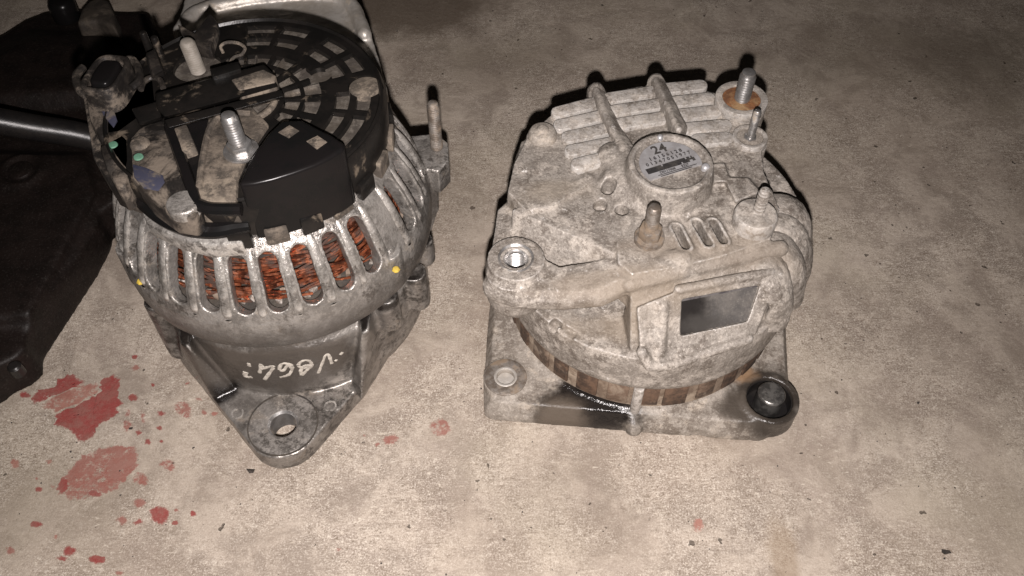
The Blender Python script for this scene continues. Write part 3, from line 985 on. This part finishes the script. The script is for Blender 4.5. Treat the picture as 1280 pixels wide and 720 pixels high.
mk('gasket', tube(smooth_path([P3(a, b, 137) for a, b in ((158, 222), (174, 248), (200, 270), (232, 284), (268, 288), (294, 284), (312, 282))], 5), [2.2 + 1.4 * math.sin(i * .1) for i in range(31)], 10), M_black_clean, R1)
mk('cap_skirt', prism([P(a, b, 130) for a, b in ((176, 262), (206, 276), (250, 284), (300, 284), (304, 304), (262, 308), (220, 298), (184, 280))], 122, 130.5), M_alu, R1, bevel=1.2)
mk('regulator_base', prism([P(a, b, 139) for a, b in ((104, 118), (150, 104), (200, 100), (230, 150), (256, 262), (212, 272), (178, 250), (140, 236), (118, 200))], 128, 141), M_blackdust, R1, bevel=1.2)
# plug socket
cx0, cy0 = P(131, 90, 162)
ux, uy = 0.94, -0.34


def sock(rx, ry, n=36, dx=0, dy=0):
    out = []
    for i in range(n):
        a = 2 * math.pi * i / n
        c_, s_ = math.cos(a), math.sin(a)
        x = math.copysign(abs(c_) ** 0.55, c_) * rx + dx
        y = math.copysign(abs(s_) ** 0.55, s_) * ry + dy
        out.append((cx0 + x * ux - y * uy * 0.35, cy0 + x * uy * 0.35 + y * ux))
    return out


outer, inner = sock(8.4, 12.4), sock(6.4, 10.4)
n = len(outer)
V = [(x, y, 138) for x, y in outer] + [(x, y, 162) for x, y in outer] + [(x, y, 162) for x, y in inner] + [(x, y, 150) for x, y in inner]
Fc = [tuple(range(n))[::-1]] + [(a * n + i, a * n + (i + 1) % n, (a + 1) * n + (i + 1) % n, (a + 1) * n + i) for a in range(3) for i in range(n)] + [tuple(range(3 * n, 4 * n))]
sk = mk('plug_socket', (V, Fc), M_blackdust, R1, bevel=0.7)
mk('socket_core', prism(sock(5.9, 9.8), 150, 162.5, 0.82), M_black_clean, sk, bevel=1.2, seg=3)
for side in (((104, 84), (95, 96), (99, 112), (108, 120)), ((150, 78), (164, 74), (172, 84), (174, 100), (164, 110))):
    mk('socket_ear', tube(smooth_path([P3(a, b, 156) for a, b in side], 5), 1.7, 8), M_blackdust, sk)
mk('socket_base', prism([P(a, b, 150) for a, b in ((104, 118), (150, 108), (196, 92), (200, 130), (172, 152), (150, 168), (122, 172), (110, 150))], 138, 150, 0.96), M_blackdust, R1, bevel=1.6)
mk('blue_insert', prism([P(a, b, 150) for a, b in ((122, 126), (138, 124), (147, 152), (142, 160), (130, 146))], 149.6, 150.7), M_blue, R1, bevel=0.3)
mk('cable_tab', hull([P3(a, b, 160) for a, b in ((182, 66), (194, 60), (204, 88), (190, 96))] + [P3(a, b, 146) for a, b in ((182, 74), (196, 68), (208, 96), (190, 104))]), M_blackdust, R1, bevel=1.5)
mk('retaining_loop', tube(smooth_path([P3(a, b, 154) for a, b in ((176, 112), (180, 102), (190, 97), (200, 100), (204, 110))], 5), 1.3, 8), M_blackdust, R1)
for a, b, l_ in ((178, 40, 14), (192, 46, 12)):
    x, y = P(a, b, 160)
    mk('dark_pin', cyl(x, y, 2.2, 138, 160, 12, 0.7), M_black, R1, bevel=0.4)

# ================================================================== DUST-CAKED ALTERNATOR
C2 = (70.0, 292.0)
H1, H2 = P(632, 472, 15), P(962, 498, 15)
H3, H4 = (143.0, 346.0), (10.0, 358.0)

# --- foot flange
foot = [P(*q) for q in ((609, 398, 14), (604, 480, 13), (605, 512, 8), (614, 523, 3), (640, 526, 2), (700, 530, 2), (800, 540, 2), (925, 550, 2), (950, 551, 2), (972, 540, 4), (986, 514, 8), (990, 488, 12), (982, 460, 14), (962, 428, 14))]
foot += circle(H3[0], H3[1], 17, 20) + circle(H4[0], H4[1], 17, 20)
sh = [hull([(x, y, z) for x, y in foot for z in (0.8, 6.0)] + [(C2[0] + (x - C2[0]) * .955, C2[1] + (y - C2[1]) * .955, 14.5) for x, y in foot]),
      lathe([(0, 1), (73, 1), (73, 15.5), (0, 15.5)], *C2, 96),
      cyl(H1[0], H1[1], 11.5, 1, 15.4, 36), cyl(H2[0], H2[1], 15, 1, 16, 36),
      caps(P3(788, 516, 10), P3(792, 534, 6), 5)]
cut = [cyl(H1[0], H1[1], 4.6, -5, 30, 30), cyl(H2[0], H2[1], 11.5, 6, 30, 40)]
q = P(873, 548, 6)
cut.append(cyl(q[0], q[1] - 12, 16, -5, 30, 40))
cast('foot_flange', sh, M_flange, R2, cut, 0.7, 6, 0.12)
mk('hole_sleeve', lathe([(0, 2), (4.5, 2), (4.5, 13), (0, 13)], *H1, 28), M_alu_clean, R2, bevel=0.5)
washer(R2, H1[0], H1[1], 14.6, 15.9, 11.0, M_steel, name='hole_rim', ri=5.0)
mk('hole_lip', lathe([(4.5, 14.5), (6.0, 14.5), (6.0, 16.2), (4.5, 16.2)], *H1, 32, closed=True), M_alu_clean, R2, bevel=0.4)
mk('hole_shade_ring', lathe([(6.9, 5), (11.7, 5), (11.7, 13.6), (11.0, 13.6), (10.6, 6.4), (6.9, 6.4)], *H2, 48, closed=True), M_hose, R2)  # added greasy black ring, its colour stands in for shade inside the bolt hole
mk('bolt', lathe([(0, 3), (6.9, 3), (6.9, 19.5), (6.1, 20.5), (0, 20.5)], *H2, 40), M_oilbolt, R2, bevel=0.5, label='oily round bolt standing in the black-stained corner')

# --- stator core with rust coloured pads
mk('stator_core', lathe([(60, 14), (71.2, 14), (71.2, 37), (60, 37)], *C2, 128, closed=True), surf('dusty_core_edge', (0.25, 0.19, 0.14, 1), (0.16, 0.115, 0.082, 1), (0.7, 0.9), 0.05, 130, dust=(0.36, 0.29, 0.22, 1), dust_amt=0.45, bump=0.2), R2)
for i in range(30):
    d = 360 / 30 * i + 3 + random.uniform(-.8, .8)
    wd = random.uniform(3.0, 5.0)
    n = 4
    pts = [polar(C2, 71.0, d - wd + 2 * wd * k / n) for k in range(n + 1)] + [polar(C2, 72.3, d + wd - 2 * wd * k / n) for k in range(n + 1)]
    mk('lamination_pad', prism(pts, 17.5 + random.uniform(-.6, .6), 35), M_lam if i % 3 else M_lam2, R2, bevel=0.4)
p = polar(C2, 73.2, math.degrees(math.atan2(P(796, 500, 24)[1] - C2[1], P(796, 500, 24)[0] - C2[0])))
mk('spacer_post', cyl(p[0], p[1], 2.6, 12, 36, 12), M_dustalu, R2, bevel=0.4)

# --- rear bracket casting
ring = lambda r, z, n=72: [(x, y, z) for x, y in circle(C2[0], C2[1], r, n)]
sh = [lathe([(0, 36), (74, 36), (75.4, 40), (75.6, 56), (74.6, 62), (0, 62)], *C2, 110),
      prism([p for p in circle(C2[0], C2[1], 73.5, 90) if p[1] > (264 if p[0] < 56 else 246)], 58, 79)]
shoulder = [(32, 236), (52, 236.5), (74, 243), (100, 251), (122, 257)]
sh.append(prism([P(a, b, 99) for a, b in [(690, 140), (745, 116), (800, 106), (850, 104), (895, 114), (948, 150), (958, 215), (978, 262), (966, 300), (905, 322), (850, 335), (790, 345), (772, 330), (770, 300), (760, 262), (735, 230), (690, 258), (655, 264), (632, 240), (640, 205), (658, 168)]], 76, 99, 0.985))
# sloping front
arc = [polar(C2, 74.5, d) for d in range(-102, -14, 4)]
sh.append(hull([(x, y, z) for x, y in arc for z in (44, 57)] + [(x, y, 96) for x, y in shoulder[1:]] + [(x, y + 6, 60) for x, y in shoulder[1:]]))
# threaded boss, arm and side wall
BX, BY = P(645, 323, 93)
sh.append(lathe([(0, 64), (12.5, 64), (14, 68), (14, 86), (13, 93), (8, 93.4), (0, 93.4)], BX, BY, 48))
arm = [P(a, b, 89) for a, b in ((607, 338), (611, 352), (628, 362), (660, 365), (700, 365), (748, 363), (772, 352), (800, 336), (832, 326), (800, 314), (772, 321), (740, 334), (690, 334), (672, 328), (650, 310))]
def zarm(px):
    return 90 if px < 690 else 90 + (px - 690) / 110 * 8.0


armL = [(607, 338), (611, 352), (628, 362), (660, 365), (700, 364), (700, 333), (690, 334), (672, 328), (650, 310)]
armR = [(694, 364), (748, 361), (772, 350), (800, 336), (832, 327), (800, 316), (772, 322), (740, 335), (694, 334)]
for part in (armL, armR):
    sh.append(hull([P3(a, b, zarm(a)) for a, b in part] + [tuple(P(a, b, zarm(a))) + (zarm(a) - 14,) for a, b in part]))
sh += chain([P3(a, b, zarm(a) - 6.5) for a, b in ((620, 358), (650, 368), (700, 370), (748, 366), (776, 352), (806, 338), (850, 328))], 6.6)
sh.append(hull([P3(a, b, 89) for a, b in ((612, 330), (622, 262), (640, 246), (660, 250), (636, 300))] + [P3(a, b, 60) for a, b in ((616, 350), (632, 290), (660, 280), (640, 330))]))
# pocket floor, sloping down to the arm
sh.append(hull([P3(a, b, 97.5) for a, b in ((640, 262), (690, 255), (738, 228), (766, 262), (776, 320))] + [P3(a, b, 78) for a, b in ((640, 322), (690, 338), (745, 340), (772, 328))] + [P3(a, b, 66) for a, b in ((640, 300), (690, 270), (766, 270), (772, 320), (690, 325))]))
sh.append(caps(P3(655, 262, 92), P3(735, 228, 96), 4.5))
# bearing hub with webs
HB = (73.5, 294.0)
sh.append(lathe([(0, 90), (22, 90), (20.6, 108), (19.6, 112.5), (17.2, 113), (16.4, 110.6), (0, 110.6)], *HB, 64))
for a in ([(745, 113, 103), (755, 140, 104), (768, 168, 104), (788, 196, 106)], [(820, 102, 104), (832, 128, 105), (848, 162, 107)]):
    for q0, q1 in zip(a[:-1], a[1:]):
        sh.append(hull(ball_pts(P3(*q0), 1.9) + ball_pts(P3(*q1), 1.9) + ball_pts(P3(q0[0], q0[1], q0[2] - 5), 4.6) + ball_pts(P3(q1[0], q1[1], q1[2] - 5), 4.6)))
sh.append(caps(P3(745, 115, 100), P3(744, 122, 90), 5))
sh.append(caps(P3(820, 104, 100), P3(820, 110, 90), 5))
sh.append(caps(P3(765, 200, 98), P3(790, 232, 98), 9))
sh.append(hull(ball_pts(P3(815, 260, 94), 12) + ball_pts(P3(770, 236, 94), 11) + ball_pts(P3(830, 240, 96), 12)))
# terminal bosses
TB, TS, TT = P(928, 119, 107), P(938, 170, 102), P(946, 266, 107)
sh += [cyl(TB[0], TB[1], 13, 58, 100, 36), cyl(TS[0], TS[1], 9, 58, 98, 32), cyl(TT[0], TT[1], 9.5, 60, 94, 32)]
sh.append(hull([(TB[0] - 4, TB[1], 60), (TB[0] + 8, TB[1] - 4, 60), (TS[0] - 6, TS[1], 60), (TS[0] + 8, TS[1], 60), (TB[0] - 4, TB[1], 95), (TB[0] + 8, TB[1] - 4, 95), (TS[0] - 6, TS[1], 95), (TS[0] + 8, TS[1], 95)]))
# blocks beside the third stud
sh.append(hull([P3(a, b, 103) for a, b in ((905, 222), (935, 222), (950, 240), (920, 252))] + [P3(a, b, 92) for a, b in ((895, 222), (940, 222), (956, 250), (915, 262))]))
sh.append(hull([P3(a, b, 103) for a, b in ((885, 205), (905, 204), (912, 226), (890, 228))] + [P3(a, b, 92) for a, b in ((880, 205), (910, 204), (916, 232), (886, 236))]))
# stepped lower left side
sh.append(hull([P3(a, b, 97) for a, b in ((652, 176), (690, 165), (700, 195), (690, 235), (650, 240), (645, 205))] + [P3(a, b, 80) for a, b in ((640, 210), (700, 190), (690, 250), (640, 262))]))
x, y = P(678, 173, 98)
sh.append(cyl(x, y, 8, 80, 99, 28))
# bulge and raised frame on the front slope
n_sl = np.cross(np.array((63.0, 18.0, 0)), np.array((7.4, -26, -36.0)))
n_sl = n_sl / np.linalg.norm(n_sl)
if n_sl[2] < 0:
    n_sl = -n_sl
p_sl = np.array((92.0, 247.5, 96.0))


def SL(px, py, h=0.0):
    return tuple(np.array(PL(px, py, p_sl + n_sl * h, n_sl)))


fr = ((796, 384), (850, 362), (966, 338), (972, 352), (944, 418), (880, 440), (812, 462), (800, 440))
sh.append(hull([SL(a, b, 3.5) for a, b in fr] + [SL(a, b, -10) for a, b in fr]))
sh.append(caps(SL(828, 382, 2.6), SL(824, 440, 2.6), 3.0))
sh += chain([SL(a, b, 4) for a, b in ((802, 440), (812, 458), (840, 456), (885, 440), (935, 424))], 2.6)
sh += chain([SL(a, b, 3) for a, b in ((848, 362), (905, 351), (964, 340))], 2.2)
# shoulder rib above the frame
sh += chain([(x, y + 1, 93.5) for x, y in shoulder[1:]], 4.0)
cut = []
wq = [(852, 374), (950, 356), (934, 402), (850, 420)]
cut.append(hull([SL(a, b, -1.5) for a, b in wq] + [SL(a, b, 12) for a, b in wq]))
cut.append(cyl(BX, BY, 5.6, 70, 110, 32))
for a, b, r in ((760, 240, 3.6), (750, 258, 3.4), (777, 266, 3.4)):
    c = P3(a, b, 97)
    cut.append(cyl(c[0], c[1], r, 92.5, 112, 24))
for a, b in (((845, 285), (857, 309)), ((870, 279), (885, 305)), ((891, 279), (904, 302))):
    A_, B_ = P(*a, 100), P(*b, 100)
    sh.append(hull([(x, y, z) for q in (A_, B_) for z, r_ in ((94, 4.6), (99, 4.3), (101, 3.3)) for x, y in circle(q[0], q[1], r_, 16)]))
    cut.append(hull([(x, y, z) for q in (A_, B_) for z in (92, 106) for x, y in circle(q[0], q[1], 2.0, 16)]))
for px, py, hw in ((690, 404, 2.5), (707, 411, 4), (731, 422, 5)):
    c = PC(px, py, C2, 75.5)
    a = math.atan2(c[1] - C2[1], c[0] - C2[0])
    t_ = Vector((-math.sin(a), math.cos(a), 0))
    o_ = Vector((math.cos(a), math.sin(a), 0))
    cut.append(hull([tuple(Vector(c) + t_ * u + o_ * v_ + Vector((0, 0, h))) for u in (-hw, hw) for v_ in (-5, 8) for h in (-7, 7)]))
# the vent bays under the louvre fins
for q in ([(697, 133), (744, 121), (776, 198), (722, 217)], [(768, 116), (815, 108), (828, 152), (782, 164)], [(838, 106), (880, 102), (910, 180), (868, 184)]):
    cut.append(prism([P(a, b, 100) for a, b in q], 90, 101.2))
# gaps between the ribs on the side
for d in (-13, -25, -37):
    cut.append(hull([polar(C2, r, d + e, z) for r in (66, 88) for e in (-1.6, 1.6) for z in (50, 86)]))
rb = cast('rear_bracket', sh, M_dustalu, R2, cut, 0.65, 2, 0.10)

# --- cooling ribs down the side
for d in (-7, -19, -31, -43):
    pts = smooth_path([polar(C2, 50, d + 3, 89), polar(C2, 60, d + 1.5, 90), polar(C2, 68, d, 85), polar(C2, 74, d - .5, 74), polar(C2, 75.5, d - 1, 57)], 4)
    cast('cooling_rib', [tube(pts, [6.6 + 2.0 * math.sin(math.pi * min(1, i / 14)) for i in range(len(pts))], 18, 0.5)], M_dustalu, R2, None, 0.7, 2, 0.35)

# --- louvre fins of the vent (three bays)
fins = [((697, 142), (742, 130)), ((700, 158), (749, 147)), ((710, 173), (757, 163)), ((714, 190), (765, 180)), ((722, 207), (774, 194)),
        ((762, 124), (815, 116)), ((768, 140), (821, 132)), ((776, 156), (829, 148)),
        ((834, 112), (876, 108)), ((842, 129), (886, 124)), ((850, 145), (894, 140)), ((860, 162), (906, 158)), ((872, 176), (908, 174))]
for (a, b) in fins:
    zA = 100.6
    A, B = P(a[0], a[1], zA), P(b[0], b[1], zA)
    dn = Vector((B[0] - A[0], B[1] - A[1])).normalized()
    nn = Vector((-dn.y, dn.x))
    w = 3.4
    q = []
    for k in range(7):                                   # rounded upper ends
        t = math.pi / 2 + math.pi * k / 6
        q.append((A[0] + dn.x * w * math.cos(t) + nn.x * w * math.sin(t), A[1] + dn.y * w * math.cos(t) + nn.y * w * math.sin(t)))
    for k in range(7):
        t = -math.pi / 2 + math.pi * k / 6
        q.append((B[0] + dn.x * w * math.cos(t) + nn.x * w * math.sin(t), B[1] + dn.y * w * math.cos(t) + nn.y * w * math.sin(t)))
    v, f = prism(q, 94, 102.0)
    v = [(x, y, z + (0 if z < 95 else -0.32 * ((x - A[0]) * nn.x + (y - A[1]) * nn.y) * -1 * 0.5)) for x, y, z in v]
    mk('fin', (v, f), M_dustalu, R2, bevel=0.6, seg=2)

# --- round sticker on the bearing cover
dirv = Vector((P(874, 192, 111)[0] - P(802, 214, 111)[0], P(874, 192, 111)[1] - P(802, 214, 111)[1])).normalized()
perp = Vector((-dirv.y, dirv.x))


def LB(u, v, h):
    return (HB[0] + dirv.x * u + perp.x * v, HB[1] + dirv.y * u + perp.y * v, 111.6 + h)


pts = []
for i in range(48):
    a = 2 * math.pi * i / 48
    u, v = 14.6 * math.cos(a), 14.6 * math.sin(a)
    if v > -6.5:
        pts.append(LB(u, v, 0)[:2])
stk = mk('round_sticker', prism(pts, 110.4, 111.6), M_sticker, R2)
text('printed_number', '24', 7.4, M_ink, stk, lambda u, v, h: LB(u - 0.5, v + 10.3, h + .1))
text('printed_digits', '1 6 1 5 6 1 2 8', 2.9, M_ink, stk, lambda u, v, h: LB(u + .5, v + 5.9, h + .1))
text('printed_digits', '0 1 3 4 7 0 5 1 9 7 7', 2.8, M_ink, stk, lambda u, v, h: LB(u + .5, v + 3.1, h + .1))
bl = []
for i in range(3):
    for j in range(34):
        if random.random() < 0.93:
            u, v = -12.4 + j * .73, -1.9 + i * 1.15
            bl.append(prism([LB(u + a * .33, v + b * .52, 0)[:2] for a, b in ((-1, -1), (1, -1), (1, 1), (-1, 1))], 111.5, 111.75))
mk('printed_code', bl, M_ink, stk, stuff=True)
text('printed_digits', 'D0117008      5227', 1.9, M_ink, stk, lambda u, v, h: LB(u, v - 3.6, h + .1))
mk('printed_line', [prism([LB(u0, v0, 0)[:2], LB(u1, v0, 0)[:2], LB(u1, v0 + .35, 0)[:2], LB(u0, v0 + .35, 0)[:2]], 111.5, 111.75) for u0, u1, v0 in ((-9, 11, -5.0), (-8, 8, -5.9))], M_ink, stk)
for px, py, r in ((882, 209, 2.0), (825, 172, 1.5)):
    x, y = P(px, py, 112)
    mk('rivet', lathe([(0, 110), (r, 110), (r, 112.6), (r * .6, 113.4), (0, 113.6)], x, y, 16), M_sticker, R2)

# --- dark plate in the raised frame
def quad_plate(q, h0, h1):
    return hull([SL(a, b, h0) for a, b in q] + [SL(a, b, h1) for a, b in q])


mk('name_plate', quad_plate([(850, 374), (951, 356), (935, 403), (848, 421)], -2.2, -0.9), M_plate, R2, label='smeared dark plate with painted shade on the sloping front')
mk('plate_edge', quad_plate([(851, 372), (950, 354), (949, 358), (851, 377)], -1.0, 0.6), surf('worn_plate_edge', (0.22, 0.205, 0.20, 1), (0.12, 0.11, 0.115, 1), (0.3, 0.5), 0.6, 150, bump=0.05), R2)

# --- terminals
washer(R2, TB[0], TB[1], 100, 105.5, 13.2, M_dustalu, name='insulator_ring', ri=9.6)
washer(R2, TB[0], TB[1], 99, 104.5, 9.8, M_rust, name='rusty_washer', label='orange rusty washer under the thick stud')
stud('stud', R2, TB[0] + .3, TB[1], 103, 122, 4.1, M_zinc, pitch=1.5, label='thick stud rising from the rusty washer')
washer(R2, TS[0], TS[1], 97, 102, 8.6, M_dustalu, name='insulator_ring', ri=6.4)
washer(R2, TS[0], TS[1], 96, 100.8, 6.6, M_flange, name='washer')
hexnut(R2, TS[0], TS[1], 100.6, 102.2, 3.4, M_zinc)
stud('stud', R2, TS[0] + .2, TS[1], 100, 118.5, 2.0, M_zinc, pitch=0.9)
mk('stud_cap', lathe([(0, 94), (9.6, 94), (9.9, 105), (9.2, 106.8), (0, 107.2)], TT[0], TT[1], 40), M_dustalu, R2, bevel=0.6)
stud('stud', R2, TT[0] + 1.0, TT[1] + 1, 106, 121, 2.7, M_dustalu, pitch=2.2, label='dust-coated stud on a plain round cap')
x, y = P(811, 300, 99)
washer(R2, x, y, 97, 102, 6.8, M_steel)
hexnut(R2, x, y, 101.5, 107.5, 5.4, M_steel, 0.1)
stud('stud', R2, x, y, 101, 121, 3.2, M_steel, pitch=1.3)
x, y = P(678, 173, 98)
mk('bolt_head', lathe([(0, 97), (7.2, 97), (7.2, 101), (6, 103.4), (3, 103.8), (2.4, 105), (0, 105)], x, y, 32), M_flange, R2, bevel=0.5)
# threaded insert in the boss
prof = []
z = 66.0
while z < 91:
    prof += [(5.8, z), (4.7, z + 1.0)]
    z += 2.0
prof += [(5.0, 92.2), (8.0, 94.0), (8.6, 93.0), (8.6, 66)]
mk('threaded_insert', lathe(prof, BX, BY, 40, closed=True), M_zinc, R2, angle=60)
mk('insert_floor', lathe([(0, 64), (6, 64), (6, 67), (0, 67)], BX, BY, 24), M_dark, R2)
# ================================================================== BLACK CASING AND HOSE
RK = empty('engine_casing', -290, 400, 'sooty black casing lying at the edge of the picture, under a shiny hose', 'engine part')
zt = 26
near = [(142, 300), (141, 312), (122, 348), (94, 391), (66, 434), (55, 452), (56, 468), (42, 482), (20, 492), (2, 506), (-60, 524), (-160, 480)]
far = [(-200, 300), (-150, 150), (-60, 60), (0, 42), (30, 22), (60, 11), (110, 8), (150, 12), (188, 12), (200, 60), (190, 110), (172, 180), (160, 240)]
low = [P(a, b, 2) for a, b in near] + [P(a, b, zt) for a, b in far]
sh = [prism(low, 1, zt, 0.985)]
sh.append(hull([P3(a, b, zt + 7) for a, b in ((-120, 190), (100, 195), (116, 240), (36, 390), (-100, 410))] + [P3(a, b, zt - 6) for a, b in ((-140, 180), (120, 186), (130, 250), (44, 420), (-120, 440))]))
sh.append(hull([P3(a, b, zt + 10) for a, b in ((-60, 100), (40, 50), (110, 60), (120, 110), (-60, 120))] + [P3(a, b, zt - 6) for a, b in ((-80, 80), (30, 30), (150, 30), (150, 150), (-80, 150))]))
x, y = P(26, 214, zt + 7)
sh.append(lathe([(10, zt), (14, zt), (13.5, zt + 9), (11, zt + 9)], x, y, 40, closed=True))
cast('casing_body', sh, M_casing, RK, None, 1.4, 22, 0.12)
mk('casing_ridge', prism([P(a, b, zt + 14) for a, b in ((92, 30), (98, 12), (108, 0), (124, -8), (136, -2), (143, 14), (146, 36), (120, 26))], zt - 4, zt + 14, 0.9), M_flap, RK, bevel=3.0, seg=4)
mk('knob', lathe([(0, zt), (9, zt), (9, zt + 12), (7, zt + 15), (0, zt + 16)], *P(76, 4, zt + 12), 24), M_black_clean, RK, bevel=0.8)
mk('bolt_head', lathe([(0, zt - 4), (3.4, zt - 4), (3.4, zt + 2), (2.4, zt + 3.2), (0, zt + 3.4)], *P(20, 461, zt), 18), M_hose, RK)
mk('round_badge', lathe([(0, zt + 6), (7.5, zt + 6), (7, zt + 8.6), (0, zt + 9)], x, y, 32), M_casing, RK, bevel=0.5)

hp = smooth_path([P3(a, b, 64 - 0.185 * a) for a, b in ((-70, 140), (-40, 145), (0, 152), (45, 160), (90, 167), (122, 174), (156, 181))], 6)
RH = mk('black_hose', tube(hp, 7.6, 28), M_hose, angle=60)
RH['label'] = 'shiny black rubber hose lying across the sooty casing'
RH['category'] = 'hose'

# ================================================================== LITTER ON THE FLOOR
def chip(px, py, r, label, cat, mat, name):
    x, y = P(px, py, 0)
    pts = [(x + random.uniform(-r, r), y + random.uniform(-r, r) * .7, random.uniform(0.05, r * .7)) for _ in range(16)]
    o = mk(name, hull(pts), mat, None, angle=20)
    o['label'] = label
    o['category'] = cat


chip(313, 590, 2.3, 'small dark flake just below the tip of the chalk-marked lug', 'flake', M_chip, 'dark_flake')
chip(1182, 690, 2.0, 'lone black pebble near the lower right corner of the floor', 'pebble', M_chip, 'pebble')
chip(164, 536, 1.3, 'tiny black crumb between the two large red paint patches', 'crumb', M_chip, 'crumb')
gr = []
for a, b, r in ((1265, 203, 1.1), (1268, 205, .9), (1133, 284, .7), (1130, 289, .7), (1100, 330, .6), (1160, 345, .6), (616, 14, .7), (607, 42, .7), (700, 37, .6), (655, 31, .5), (1148, 504, .8), (1180, 698, .7), (242, 560, .7), (88, 565, .7)):
    x, y = P(a, b, 0)
    gr.append(hull([(x + random.uniform(-r, r), y + random.uniform(-r, r), random.uniform(0, r * .6)) for _ in range(10)]))
for i in range(420):
    x, y = P(random.uniform(-40, 1320), random.uniform(0, 740), 0)
    r = random.choice((0.25, 0.3, 0.4, 0.55))
    gr.append(hull([(x + random.uniform(-r, r), y + random.uniform(-r, r), random.uniform(0, r * 1.2)) for _ in range(8)]))
g = mk('grit', gr, M_chip, None, angle=20, stuff=True)
g['label'] = 'fine dark grit scattered over the concrete floor'
g['category'] = 'grit'
